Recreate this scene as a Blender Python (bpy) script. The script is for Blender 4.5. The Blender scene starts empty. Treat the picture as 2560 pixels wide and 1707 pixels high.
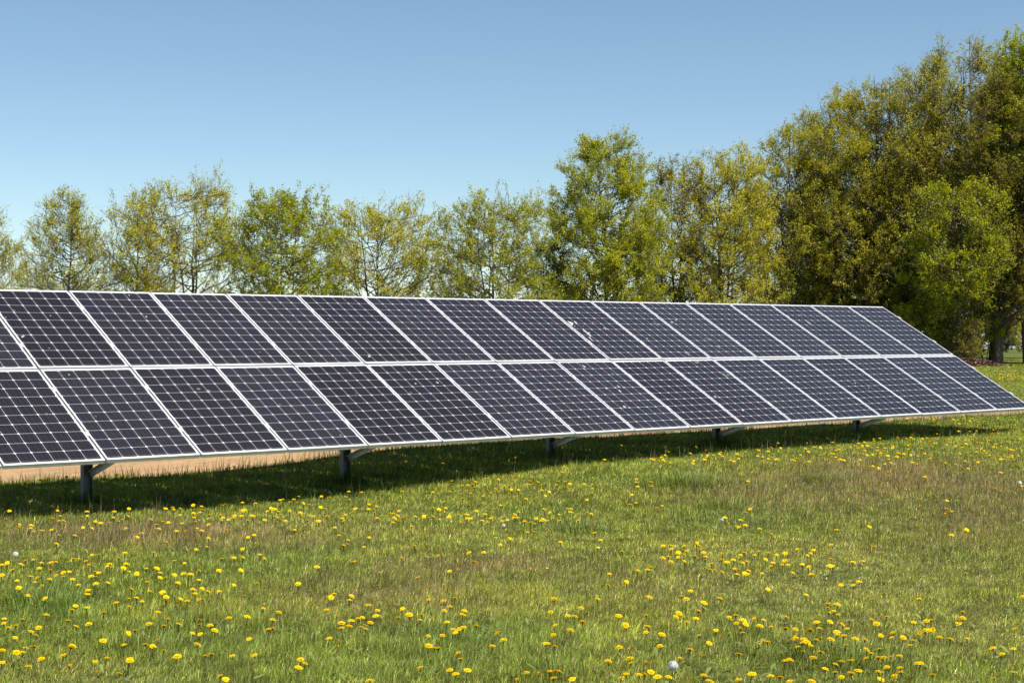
import bpy, math, random
import numpy as np
from mathutils import Matrix, Vector

random.seed(11)
RNG = np.random.default_rng(7)
scene = bpy.context.scene
COL = scene.collection

# ------------------------------------------------------------------ camera, sky, sun, exposure
# world axes: X along the row of panels (0 at its right end), Y away behind the row, Z up
F_PX, CX, CY = 4002.75, 1280.0, 853.5
CAM = np.array([-23.198, -13.756, 1.6])
AX = np.array([[0.7512837, -0.0026194, 0.6599742],       # rows: world x, y, z; columns: camera right, down, forward
               [-0.6599794, -0.0029818, 0.7512778],
               [0.0, -0.9999921, -0.0039690]])
cam = bpy.data.objects.new('camera', bpy.data.cameras.new('camera'))
COL.objects.link(cam)
cam.data.sensor_width = 36.0
cam.data.lens = F_PX / 2560.0 * 36.0
cam.data.clip_start = 0.1
cam.data.clip_end = 5000.0
m = Matrix.Identity(4)
for i in range(3):
    m[i][0] = AX[i][0]; m[i][1] = -AX[i][1]; m[i][2] = -AX[i][2]; m[i][3] = CAM[i]
cam.matrix_world = m
scene.camera = cam

SUN_EL, SUN_X = math.radians(59.0), 0.02                 # the sun stands in front of the panels
sd = Vector((SUN_X, -math.cos(SUN_EL), math.sin(SUN_EL))).normalized()
sun = bpy.data.objects.new('sun', bpy.data.lights.new('sun', 'SUN'))
COL.objects.link(sun)
sun.data.energy = 5.0
sun.data.angle = math.radians(0.5)
sun.data.color = (1.0, 0.95, 0.86)
sun.rotation_euler = sd.to_track_quat('Z', 'Y').to_euler()

world = bpy.data.worlds.new('World')
scene.world = world
world.use_nodes = True
nt = world.node_tree
nt.nodes.clear()
wo = nt.nodes.new('ShaderNodeOutputWorld')
bg = nt.nodes.new('ShaderNodeBackground')
sky = nt.nodes.new('ShaderNodeTexSky')
sky.sky_type = 'NISHITA'
sky.sun_disc = False
sky.sun_elevation = SUN_EL
sky.sun_rotation = math.atan2(sd.x, sd.y)
sky.air_density = 0.85
sky.dust_density = 0.0
sky.ozone_density = 2.6
bg.inputs['Strength'].default_value = 0.084
tone = nt.nodes.new('ShaderNodeMix'); tone.data_type = 'RGBA'; tone.blend_type = 'MULTIPLY'; tone.inputs[0].default_value = 1.0
tone.inputs[7].default_value = (0.99, 1.02, 0.975, 1)
nt.links.new(sky.outputs[0], tone.inputs[6])
nt.links.new(tone.outputs[2], bg.inputs[0])
nt.links.new(bg.outputs[0], wo.inputs[0])

scene.view_settings.view_transform = 'Standard'
scene.view_settings.look = 'None'
scene.view_settings.exposure = 0.6
scene.view_settings.gamma = 1.0
scene.render.engine = 'CYCLES'
scene.cycles.max_bounces = 6
scene.cycles.transparent_max_bounces = 4

# ------------------------------------------------------------------ helpers
def tag(o, label=None, cat=None, group=None, kind=None):
    if label: o['label'] = label
    if cat: o['category'] = cat
    if group: o['group'] = group
    if kind: o['kind'] = kind
    return o

def empty(name, loc=(0, 0, 0), rot=(0, 0, 0)):
    o = bpy.data.objects.new(name, None)
    COL.objects.link(o)
    o.location = loc; o.rotation_euler = rot
    o.empty_display_size = 0.1
    return o

def link(name, me, parent=None, loc=None):
    o = bpy.data.objects.new(name, me)
    COL.objects.link(o)
    if parent is not None: o.parent = parent
    if loc is not None: o.location = loc
    return o

def mesh(name, verts, faces, mats=(), smooth=False, mat_idx=None):
    me = bpy.data.meshes.new(name)
    me.from_pydata([tuple(v) for v in verts], [], [tuple(f) for f in faces])
    for mm in mats: me.materials.append(mm)
    if mat_idx is not None: me.polygons.foreach_set('material_index', np.asarray(mat_idx, np.int32))
    if smooth: me.polygons.foreach_set('use_smooth', np.ones(len(me.polygons), bool))
    me.update()
    return me

def mesh_np(name, V, loops, starts, totals, mats=(), smooth=False, color=None, tint=None, mat_idx=None):
    me = bpy.data.meshes.new(name)
    me.vertices.add(len(V)); me.loops.add(len(loops)); me.polygons.add(len(starts))
    me.vertices.foreach_set('co', np.ascontiguousarray(V, np.float32).ravel())
    me.loops.foreach_set('vertex_index', np.ascontiguousarray(loops, np.int32))
    me.polygons.foreach_set('loop_start', np.ascontiguousarray(starts, np.int32))
    try: me.polygons.foreach_set('loop_total', np.ascontiguousarray(totals, np.int32))
    except Exception: pass
    for mm in mats: me.materials.append(mm)
    if mat_idx is not None: me.polygons.foreach_set('material_index', np.asarray(mat_idx, np.int32))
    me.update(calc_edges=True)
    if smooth: me.polygons.foreach_set('use_smooth', np.ones(len(starts), bool))
    if color is not None:
        a = me.attributes.new('blade_color', 'FLOAT_COLOR', 'FACE')
        c4 = np.ones((len(starts), 4), np.float32); c4[:, :3] = color
        a.data.foreach_set('color', c4.ravel())
    if tint is not None:
        a = me.attributes.new('tint', 'FLOAT', 'FACE')
        a.data.foreach_set('value', np.ascontiguousarray(tint, np.float32))
    return me

def quads_np(name, V, Q, **k):
    Q = np.asarray(Q, np.int32)
    return mesh_np(name, V, Q.ravel(), np.arange(len(Q)) * 4, np.full(len(Q), 4), **k)

class MB:
    """collects boxes and bars into one mesh"""
    def __init__(s): s.v = []; s.f = []
    def box(s, c, size, rot=None):
        n = len(s.v)
        for dz in (-.5, .5):
            for dx, dy in ((-.5, -.5), (.5, -.5), (.5, .5), (-.5, .5)):
                p = Vector((dx * size[0], dy * size[1], dz * size[2]))
                if rot is not None: p = rot @ p
                s.v.append(Vector(c) + p)
        s.f += [tuple(n + i for i in q) for q in ((3, 2, 1, 0), (4, 5, 6, 7), (0, 1, 5, 4), (1, 2, 6, 5), (2, 3, 7, 6), (3, 0, 4, 7))]
    def extrude(s, prof, a, b, ex, ey):
        """closed profile (x,y) pulled from a to b"""
        n = len(s.v); k = len(prof)
        for p in (a, b):
            for x, y in prof: s.v.append(Vector(p) + x * Vector(ex) + y * Vector(ey))
        for i in range(k):
            j = (i + 1) % k
            s.f.append((n + i, n + j, n + k + j, n + k + i))
        s.f.append(tuple(n + i for i in reversed(range(k)))); s.f.append(tuple(n + k + i for i in range(k)))
    def mesh(s, name, mat, smooth=False): return mesh(name, s.v, s.f, [mat], smooth)

# value noise (numpy)
_NT = np.random.default_rng(3).random((256, 256))
def vnoise(x, y, s=1.0, o=0):
    x = np.asarray(x, float) * s + 57.3 * o + 1000.0; y = np.asarray(y, float) * s + 31.7 * o + 1000.0
    xi = np.floor(x).astype(int); yi = np.floor(y).astype(int)
    fx = x - xi; fy = y - yi
    fx = fx * fx * (3 - 2 * fx); fy = fy * fy * (3 - 2 * fy)
    g = lambda a, b: _NT[a & 255, b & 255]
    return (g(xi, yi) * (1 - fx) + g(xi + 1, yi) * fx) * (1 - fy) + (g(xi, yi + 1) * (1 - fx) + g(xi + 1, yi + 1) * fx) * fy
def fbm(x, y, s=1.0, o=0, n=4):
    t = 0; a = .5; w = 0
    for i in range(n):
        t = t + a * vnoise(x, y, s * 2 ** i, o + i * 3); w += a; a *= .55
    return t / w
def sstep(a, b, x):
    t = np.clip((np.asarray(x, float) - a) / (b - a), 0, 1); return t * t * (3 - 2 * t)

ROAD_Y0, ROAD_Y1 = 4.5, 8.4
def gz(x, y):
    """height of the ground"""
    x = np.asarray(x, float); y = np.asarray(y, float)
    near = np.exp(-((x + 9) / 26) ** 4 - ((y + 2) / 26) ** 4)
    z = (-0.10 + 0.15 * sstep(-12.9, -8.6, x)) * np.exp(-((y - 1) / 7.0) ** 4)
    z = z - 0.03 * np.exp(-((x + 13.9) / 2.0) ** 2 - ((y) / 5.0) ** 2)
    z = z - 0.04 * sstep(2.0, 4.2, y) - 0.02 * sstep(-12, -14, x)
    z = z + 0.09 * (fbm(x, y, .30, 5, 2) - .5) + 0.05 * (fbm(x, y, 1.1, 9, 2) - .5)
    z = z * near + (1 - near) * -0.05
    return z

def ray(px, py):
    d = AX @ np.array([(px - CX) / F_PX, (py - CY) / F_PX, 1.0]); return d
def at(px, py, h=0.0):
    """the point h above the ground that stands behind a pixel of the 2560-wide photograph"""
    d = ray(px, py); z = 0.0
    for _ in range(12):
        k = (z + h - CAM[2]) / d[2]; p = CAM + d * k
        z = float(gz(p[0], p[1]))
    return p
def at_depth(px, D):
    """the ground point under pixel column px at D metres of depth"""
    d = ray(px, 837.6); p = CAM + d * D
    return np.array([p[0], p[1], float(gz(p[0], p[1]))])
def depth(P):
    P = np.asarray(P); return (P - CAM) @ AX[:, 2]

# ------------------------------------------------------------------ materials
def new_mat(name):
    mt = bpy.data.materials.new(name); mt.use_nodes = True
    nt = mt.node_tree; b = nt.nodes['Principled BSDF']
    return mt, nt, b
def N(nt, t, **k):
    n = nt.nodes.new(t)
    for a, v in k.items(): setattr(n, a, v)
    return n
def L(nt, a, b): nt.links.new(a, b)
def MATH(nt, op, a, b=None, c=None):
    n = N(nt, 'ShaderNodeMath', operation=op)
    for i, q in enumerate((a, b, c)):
        if q is None: continue
        if isinstance(q, (int, float)): n.inputs[i].default_value = q
        else: L(nt, q, n.inputs[i])
    return n.outputs[0]
def ramp(nt, fac, stops):
    r = N(nt, 'ShaderNodeValToRGB'); e = r.color_ramp.elements
    while len(e) < len(stops): e.new(.5)
    for i, (p, c) in enumerate(stops): e[i].position = p; e[i].color = (*c, 1)
    L(nt, fac, r.inputs[0]); return r.outputs[0]
def noise(nt, vec, scale, detail=3.0, rough=.55):
    n = N(nt, 'ShaderNodeTexNoise'); n.inputs['Scale'].default_value = scale; n.inputs['Detail'].default_value = detail
    n.inputs['Roughness'].default_value = rough
    if vec is not None: L(nt, vec, n.inputs['Vector'])
    return n.outputs[0]
def MIX(nt, fac, a, b):
    n = N(nt, 'ShaderNodeMix', data_type='RGBA')
    for s, q in ((0, fac), (6, a), (7, b)):
        if isinstance(q, (int, float)): n.inputs[s].default_value = q
        elif isinstance(q, tuple): n.inputs[s].default_value = (*q, 1)
        else: L(nt, q, n.inputs[s])
    return n.outputs[2]
def bump(nt, b, h, strength=.3, dist=.02):
    n = N(nt, 'ShaderNodeBump'); n.inputs['Strength'].default_value = strength; n.inputs['Distance'].default_value = dist
    L(nt, h, n.inputs['Height']); L(nt, n.outputs[0], b.inputs['Normal'])
def plain(name, c, rough=.6, metal=0.0, var=0.12, scale=8.0):
    mt, nt, b = new_mat(name)
    tc = N(nt, 'ShaderNodeTexCoord')
    f = noise(nt, tc.outputs['Object'], scale)
    lo = tuple(max(0, x * (1 - var)) for x in c); hi = tuple(min(1, x * (1 + var)) for x in c)
    L(nt, ramp(nt, f, [(.3, lo), (.7, hi)]), b.inputs['Base Color'])
    b.inputs['Roughness'].default_value = rough; b.inputs['Metallic'].default_value = metal
    return mt

def ground_mat():
    mt, nt, b = new_mat('soil_and_turf')
    g = N(nt, 'ShaderNodeNewGeometry').outputs['Position']
    a = noise(nt, g, .8, 5); c = noise(nt, g, 22, 4); d = noise(nt, g, .06, 3)
    near = ramp(nt, c, [(.3, (.045, .055, .014)), (.5, (.075, .088, .022)), (.7, (.11, .105, .035))])
    far = ramp(nt, a, [(.3, (.075, .092, .020)), (.6, (.105, .118, .026)), (.8, (.135, .135, .036))])
    y = N(nt, 'ShaderNodeSeparateXYZ'); L(nt, g, y.inputs[0])
    k = MATH(nt, 'MULTIPLY', MATH(nt, 'SUBTRACT', y.outputs[1], 6.0), .25)
    kk = N(nt, 'ShaderNodeClamp'); L(nt, k, kk.inputs[0])
    L(nt, MIX(nt, kk.outputs[0], near, far), b.inputs['Base Color'])
    b.inputs['Roughness'].default_value = .95
    b.inputs['Specular IOR Level'].default_value = .1
    bump(nt, b, c, .6, .03)
    return mt
def road_mat():
    mt, nt, b = new_mat('dry_sandy_dirt')
    g = N(nt, 'ShaderNodeNewGeometry').outputs['Position']
    mp = N(nt, 'ShaderNodeMapping'); mp.inputs['Scale'].default_value = (.35, 1, 1); L(nt, g, mp.inputs[0])
    a = noise(nt, mp.outputs[0], 1.6, 6, .6); c = noise(nt, g, 12, 6, .75); v = N(nt, 'ShaderNodeTexVoronoi'); v.inputs['Scale'].default_value = 17; L(nt, g, v.inputs['Vector'])
    base = ramp(nt, a, [(.25, (.30, .20, .118)), (.55, (.43, .28, .150)), (.8, (.50, .34, .19))])
    spots = ramp(nt, c, [(.32, (.35, .3, .25)), (.46, (.9, .88, .84)), (.8, (1.1, 1.08, 1.0))])
    mx = N(nt, 'ShaderNodeMix', data_type='RGBA', blend_type='MULTIPLY'); mx.inputs[0].default_value = .8
    L(nt, base, mx.inputs[6]); L(nt, spots, mx.inputs[7])
    L(nt, mx.outputs[2], b.inputs['Base Color'])
    b.inputs['Roughness'].default_value = .95; b.inputs['Specular IOR Level'].default_value = .1
    bump(nt, b, c, .7, .02)
    return mt
def grass_mat():
    mt, nt, b = new_mat('grass_blades')
    a = N(nt, 'ShaderNodeAttribute', attribute_name='blade_color')
    L(nt, a.outputs['Color'], b.inputs['Base Color'])
    b.inputs['Roughness'].default_value = .42; b.inputs['Specular IOR Level'].default_value = .3
    tr = N(nt, 'ShaderNodeBsdfTranslucent')
    hs = N(nt, 'ShaderNodeHueSaturation'); hs.inputs['Saturation'].default_value = 1.2; hs.inputs['Value'].default_value = 1.3
    L(nt, a.outputs['Color'], hs.inputs['Color']); L(nt, hs.outputs[0], tr.inputs['Color'])
    ms = N(nt, 'ShaderNodeMixShader'); ms.inputs[0].default_value = .35
    L(nt, b.outputs[0], ms.inputs[1]); L(nt, tr.outputs[0], ms.inputs[2])
    L(nt, ms.outputs[0], nt.nodes['Material Output'].inputs['Surface'])
    return mt
def leaf_mat(name, lo, mid, hi, transl=.5):
    mt, nt, b = new_mat(name)
    a = N(nt, 'ShaderNodeAttribute', attribute_name='tint')
    c = ramp(nt, a.outputs['Fac'], [(.05, lo), (.5, mid), (.95, hi)])
    L(nt, c, b.inputs['Base Color'])
    b.inputs['Roughness'].default_value = .45; b.inputs['Specular IOR Level'].default_value = .4
    tr = N(nt, 'ShaderNodeBsdfTranslucent')
    hs = N(nt, 'ShaderNodeHueSaturation'); hs.inputs['Saturation'].default_value = 1.15; hs.inputs['Value'].default_value = 1.4
    L(nt, c, hs.inputs['Color']); L(nt, hs.outputs[0], tr.inputs['Color'])
    ms = N(nt, 'ShaderNodeMixShader'); ms.inputs[0].default_value = transl
    L(nt, b.outputs[0], ms.inputs[1]); L(nt, tr.outputs[0], ms.inputs[2])
    L(nt, ms.outputs[0], nt.nodes['Material Output'].inputs['Surface'])
    return mt
def bark_mat(name, c):
    mt, nt, b = new_mat(name)
    tc = N(nt, 'ShaderNodeTexCoord')
    mp = N(nt, 'ShaderNodeMapping'); mp.inputs['Scale'].default_value = (1, 1, .25); L(nt, tc.outputs['Object'], mp.inputs[0])
    f = noise(nt, mp.outputs[0], 9, 5, .65)
    L(nt, ramp(nt, f, [(.3, tuple(x * .55 for x in c)), (.55, c), (.75, tuple(min(1, x * 1.5) for x in c))]), b.inputs['Base Color'])
    b.inputs['Roughness'].default_value = .9; b.inputs['Specular IOR Level'].default_value = .15
    bump(nt, b, f, .6, .03)
    return mt
PITCH = 0.159
def cell_mat():
    mt, nt, b = new_mat('monocrystalline_cells')
    tc = N(nt, 'ShaderNodeTexCoord'); oi = N(nt, 'ShaderNodeObjectInfo')
    s = N(nt, 'ShaderNodeSeparateXYZ'); L(nt, tc.outputs['Object'], s.inputs[0])
    u = MATH(nt, 'ADD', MATH(nt, 'DIVIDE', s.outputs[0], PITCH), 3.0)
    v = MATH(nt, 'ADD', MATH(nt, 'DIVIDE', s.outputs[1], PITCH), 5.0)
    iu, iv = MATH(nt, 'FLOOR', u), MATH(nt, 'FLOOR', v)
    au = MATH(nt, 'ABSOLUTE', MATH(nt, 'SUBTRACT', MATH(nt, 'SUBTRACT', u, iu), .5))
    av = MATH(nt, 'ABSOLUTE', MATH(nt, 'SUBTRACT', MATH(nt, 'SUBTRACT', v, iv), .5))
    half = .4905
    m1 = MATH(nt, 'LESS_THAN', au, half); m2 = MATH(nt, 'LESS_THAN', av, half)
    m3 = MATH(nt, 'LESS_THAN', MATH(nt, 'ADD', au, av), half * 2 - .08)
    r1 = MATH(nt, 'MULTIPLY', MATH(nt, 'GREATER_THAN', u, 0.0), MATH(nt, 'LESS_THAN', u, 6.0))
    r2 = MATH(nt, 'MULTIPLY', MATH(nt, 'GREATER_THAN', v, 0.0), MATH(nt, 'LESS_THAN', v, 10.0))
    mask = MATH(nt, 'MULTIPLY', MATH(nt, 'MULTIPLY', m1, m2), MATH(nt, 'MULTIPLY', m3, MATH(nt, 'MULTIPLY', r1, r2)))
    # three silver busbars along the slope in each cell
    q = MATH(nt, 'MULTIPLY', MATH(nt, 'SUBTRACT', u, iu), 3.0)
    bq = MATH(nt, 'ABSOLUTE', MATH(nt, 'SUBTRACT', MATH(nt, 'FRACT', q), .5))
    bus = MATH(nt, 'LESS_THAN', bq, .018)
    # every cell is a little different, and so is every panel
    wn = N(nt, 'ShaderNodeTexWhiteNoise', noise_dimensions='3D')
    cb = N(nt, 'ShaderNodeCombineXYZ'); L(nt, iu, cb.inputs[0]); L(nt, iv, cb.inputs[1]); L(nt, MATH(nt, 'MULTIPLY', oi.outputs['Random'], 97.0), cb.inputs[2])
    L(nt, cb.outputs[0], wn.inputs['Vector'])
    k = MATH(nt, 'ADD', MATH(nt, 'MULTIPLY', wn.outputs['Value'], .5), MATH(nt, 'MULTIPLY', oi.outputs['Random'], .5))
    cell = ramp(nt, k, [(.1, (.012, .0085, .010)), (.5, (.0115, .0095, .0125)), (.9, (.010, .010, .016))])
    cell = MIX(nt, bus, cell, (.055, .052, .056))
    dust = noise(nt, tc.outputs['Object'], 5, 4)
    col = MIX(nt, mask, (.56, .56, .58), cell)
    edge = MATH(nt, 'MULTIPLY', MATH(nt, 'LESS_THAN', v, .22), .10)
    dn = MATH(nt, 'MULTIPLY', dust, MATH(nt, 'ADD', MATH(nt, 'ADD', edge, .012), MATH(nt, 'MULTIPLY', oi.outputs['Random'], .035)))
    col = MIX(nt, dn, col, (.45, .42, .38))
    L(nt, col, b.inputs['Base Color'])
    b.inputs['Roughness'].default_value = .12
    b.inputs['IOR'].default_value = 1.37
    return mt
def frame_mat():
    mt, nt, b = new_mat('anodised_aluminium')
    tc = N(nt, 'ShaderNodeTexCoord')
    f = noise(nt, tc.outputs['Object'], 6, 3)
    L(nt, ramp(nt, f, [(.3, (.74, .74, .74)), (.7, (.82, .82, .82))]), b.inputs['Base Color'])
    b.inputs['Metallic'].default_value = .55; b.inputs['Roughness'].default_value = .5
    return mt
def petal_mat(name, c, tr=.25):
    mt, nt, b = new_mat(name)
    oi = N(nt, 'ShaderNodeObjectInfo')
    col = ramp(nt, oi.outputs['Random'], [(0, tuple(x * .85 for x in c)), (1, c)])
    L(nt, col, b.inputs['Base Color'])
    b.inputs['Roughness'].default_value = .7; b.inputs['Specular IOR Level'].default_value = .1
    t = N(nt, 'ShaderNodeBsdfTranslucent'); L(nt, col, t.inputs['Color'])
    ms = N(nt, 'ShaderNodeMixShader'); ms.inputs[0].default_value = tr
    L(nt, b.outputs[0], ms.inputs[1]); L(nt, t.outputs[0], ms.inputs[2])
    L(nt, ms.outputs[0], nt.nodes['Material Output'].inputs['Surface'])
    return mt

M_GROUND, M_ROAD, M_GRASS, M_CELL, M_FRAME = ground_mat(), road_mat(), grass_mat(), cell_mat(), frame_mat()
M_GALV = plain('galvanised_steel', (.17, .175, .19), .5, .4, .2, 14)
M_BRACE_LIT = plain('galvanised_brace_lit', (.62, .60, .58), .5, .2, .2, 14)  # same steel painted paler, for the light bounced off the sunlit ground
M_CLAMP = plain('clamp_aluminium', (.62, .63, .65), .5, .3)
M_DROP = plain('dried_droppings', (.42, .41, .40), .9, 0, .25, 60)
M_DIRTSPOT = plain('brownish_droppings', (.13, .12, .11), .9, 0, .25, 60)
M_BARK = bark_mat('lime_bark', (.135, .112, .085))
M_BARKG = bark_mat('grey_bark', (.17, .145, .12))
M_YELLOW = petal_mat('yellow_petals', (.97, .70, .006), .35)
M_ORANGE = petal_mat('orange_petals', (.95, .58, .006), .35)
M_STEM = petal_mat('flower_stem', (.28, .27, .10), .3)
M_CALYX = petal_mat('flower_bud_green', (.10, .11, .03), .2)
M_FLUFF = petal_mat('seed_fluff', (.78, .77, .75), .4)

# ------------------------------------------------------------------ the setting: ground, dirt road
def axis(lo, hi, step, out):
    a = list(np.arange(lo, hi + 1e-6, step)); d = step
    l = [lo]; 
    while l[-1] > -out: d *= 1.22; l.append(l[-1] - d)
    r = [hi]; d = step
    while r[-1] < out: d *= 1.22; r.append(r[-1] + d)
    return np.array(sorted(set(l + a + r)))
def sheet(name, X, Y, zf, mat):
    gx, gy = np.meshgrid(X, Y)
    V = np.c_[gx.ravel(), gy.ravel(), zf(gx, gy).ravel()]
    nx, ny = len(X), len(Y)
    i = (np.arange(ny - 1)[:, None] * nx + np.arange(nx - 1)[None]).ravel()
    me = quads_np(name, V, np.c_[i, i + 1, i + 1 + nx, i + nx], mats=[mat], smooth=True)
    return link(name, me)
gxs, gys = axis(-26, 10, .3, 2600), axis(-14, 16, .3, 2600)
g = sheet('ground', gxs, gys, gz, M_GROUND); tag(g, kind='structure')
RX = np.arange(-60, 130, .3)
RT = np.linspace(0, 1, 15)
tx, tt = np.meshgrid(RX, RT)
y0 = ROAD_Y0 - .065 * (RX + 16) + .22 * (fbm(RX, RX * 0, .8, 2) - .5) * 2; y1 = ROAD_Y1 - .065 * (RX + 16) + .5 * (fbm(RX, RX * 0, .5, 4) - .5)
yy = y0[None] * (1 - tt) + y1[None] * tt
zz = np.maximum(gz(tx, yy), gz(tx, yy)) + .006 + .018 * np.sin(math.pi * np.clip(tt * 1.0, 0, 1))
V = np.c_[tx.ravel(), yy.ravel(), zz.ravel()]
i = (np.arange(len(RT) - 1)[:, None] * len(RX) + np.arange(len(RX) - 1)[None]).ravel()
road = link('dirt_road', quads_np('dirt_road', V, np.c_[i, i + 1, i + 1 + len(RX), i + len(RX)], mats=[M_ROAD], smooth=True))
tag(road, kind='structure')
def road_front(x): return ROAD_Y0 - .065 * (np.asarray(x) + 16) * (np.asarray(x) < 60) + .22 * (fbm(x, np.asarray(x) * 0, .8, 2) - .5) * 2

# ------------------------------------------------------------------ solar panels and their rack
TILT, ZL, CW, RH = 0.52305, 0.4274, 1.01, 1.674
PW, PH = 0.992, 1.650
NCOL = 19
ct, st = math.cos(TILT), math.sin(TILT)
ROT = Matrix.Rotation(TILT, 3, 'X')
def plane_pt(u, v, n=0.0): return Vector((u, v * ct - n * st, ZL + v * st + n * ct))

def ring_mesh(name, levels, w, h, mat):
    V = []; Fc = []
    for z, ins in levels:
        V += [(-w / 2 + ins, -h / 2 + ins, z), (w / 2 - ins, -h / 2 + ins, z), (w / 2 - ins, h / 2 - ins, z), (-w / 2 + ins, h / 2 - ins, z)]
    n = len(levels)
    for k in range(n):
        a, b = k * 4, ((k + 1) % n) * 4
        for j in range(4):
            jj = (j + 1) % 4
            Fc.append((a + j, b + j, b + jj, a + jj))
    return mesh(name, V, Fc, [mat])
frame_me = ring_mesh('frame', [(0, .011), (0, .0006), (-.0006, 0), (-.013, 0), (-.016, .012), (-.026, .012), (-.029, 0), (-.040, 0), (-.040, .025), (-.0375, .025), (-.0375, .002), (-.0015, .002), (-.0015, .011)], PW, PH, M_FRAME)
mb = MB(); mb.box((0, 0, -.004), (PW - .007, PH - .007, .004))
glass_me = mb.mesh('cell_sheet', M_CELL)

def on_panel(px, py):
    d = ray(px, py); n = np.array([0, -st, ct]); p0 = np.array([0, 0, ZL])
    k = ((p0 - CAM) @ n) / (d @ n); p = CAM + d * k
    return p[0], (p[1] * ct + (p[2] - ZL) * st)
# bird droppings and dirt seen on the glass: (photo x, photo y, radius along row, radius along slope, grey or brown)
SPOTS = [(1427, 807, .040, .055, 0), (1439, 805, .018, .03, 0), (1421, 809, .02, .02, 0), (1485, 795, .016, .02, 0), (1508, 796, .010, .012, 1), (1463, 828, .026, .05, 0), (1470, 834, .026, .06, 0),
    (1476, 846, .013, .05, 0), (1512, 820, .016, .03, 0), (1618, 846, .014, .018, 0), (1497, 863, .012, .02, 1), (1437, 815, .010, .012, 0), (1458, 815, .007, .009, 0), (1444, 821, .012, .02, 1), (1482, 805, .007, .008, 0), (1488, 806, .008, .008, 0),
    (1039, 958, .012, .014, 0), (1094, 956, .017, .018, 0), (1027, 981, .010, .03, 1), (1461, 916, .018, .035, 0), (1531, 934, .016, .02, 1), (1546, 966, .014, .03, 0), (1516, 971, .012, .016, 0), (1550, 977, .013, .03, 0), (1557, 984, .02, .02, 1),
    (1561, 1016, .018, .03, 0), (1555, 1023, .016, .018, 1), (1476, 941, .01, .016, 1), (2003, 787, .03, .03, 1), (2023, 807, .02, .05, 0), (2060, 851, .03, .03, 1), (2076, 878, .04, .05, 1), (2089, 876, .03, .05, 1), (1795, 866, .03, .05, 1), (1774, 848, .05, .03, 1),
    (1811, 937, .045, .07, 1), (1717, 883, .03, .06, 1), (1857, 1025, .02, .02, 0), (1836, 1008, .018, .02, 1), (1742, 906, .04, .03, 1), (2135, 781, .012, .012, 0), (2138, 957, .014, .014, 0), (2172, 969, .012, .012, 0), (1788, 991, .012, .03, 0), (2286, 847, .016, .016, 0),
    (923, 891, .020, .016, 0), (366, 791, .012, .02, 0), (323, 738, .009, .012, 0), (56, 842, .012, .02, 0), (59, 839, .008, .02, 0), (14, 793, .009, .01, 0), (172.7, 936, .010, .012, 0), (36, 775, .008, .008, 0), (126, 789, .008, .01, 0), (141, 774, .008, .008, 1), (123, 870, .008, .008, 0), (334, 751, .008, .008, 1),
    (496, 972, .03, .02, 1), (522, 976, .025, .016, 1), (851, 1087, .014, .018, 1), (116, 1034, .02, .02, 1), (820, 797, .012, .01, 1), (1268, 876, .014, .012, 1), (1262, 868, .012, .01, 1), (1380, 804, .012, .012, 1), (1640, 810, .02, .06, 1), (1680, 805, .03, .012, 0), (1690, 800, .02, .016, 0), (1600, 826, .012, .03, 1), (420, 845, .01, .014, 1), (890, 983, .01, .01, 1), (1325, 1010, .012, .014, 1), (1920, 750, .02, .02, 1), (1935, 767, .025, .03, 1), (1893, 865, .015, .02, 1), (1240, 1000, .01, .016, 1), (650, 880, .01, .01, 1), (240, 1040, .01, .012, 1), (700, 1010, .01, .012, 1)]
spots = {}
for px, py, ru, rv, br in SPOTS:
    u, v = on_panel(px, py)
    c, r = int(math.floor(-u / CW)), int(math.floor(v / RH))
    if r in (0, 1) and 0 <= c < NCOL:
        spots.setdefault((c, r), []).append((u + (c + .5) * CW, v - (r + .5) * RH, ru, rv, br))
ORD = ['rightmost', 'second from the right end', 'third from the right end', 'fourth from the right end', 'fifth from the right end', 'sixth from the right end', 'seventh from the right end', 'eighth from the right end', 'ninth from the right end',
       'ninth from the left edge', 'eighth from the left edge', 'seventh from the left edge', 'sixth from the left edge', 'fifth from the left edge', 'fourth from the left edge', 'third from the left edge', 'second from the left edge', 'leftmost', 'left of the leftmost seam']
ORD_UP = ORD[:8] + ['ninth from the right end', 'eighth from the left edge', 'seventh from the left edge', 'sixth from the left edge', 'fifth from the left edge', 'fourth from the left edge', 'third from the left edge', 'second from the left edge', 'leftmost', 'cut off by the left edge', 'beyond the left edge']
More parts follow.
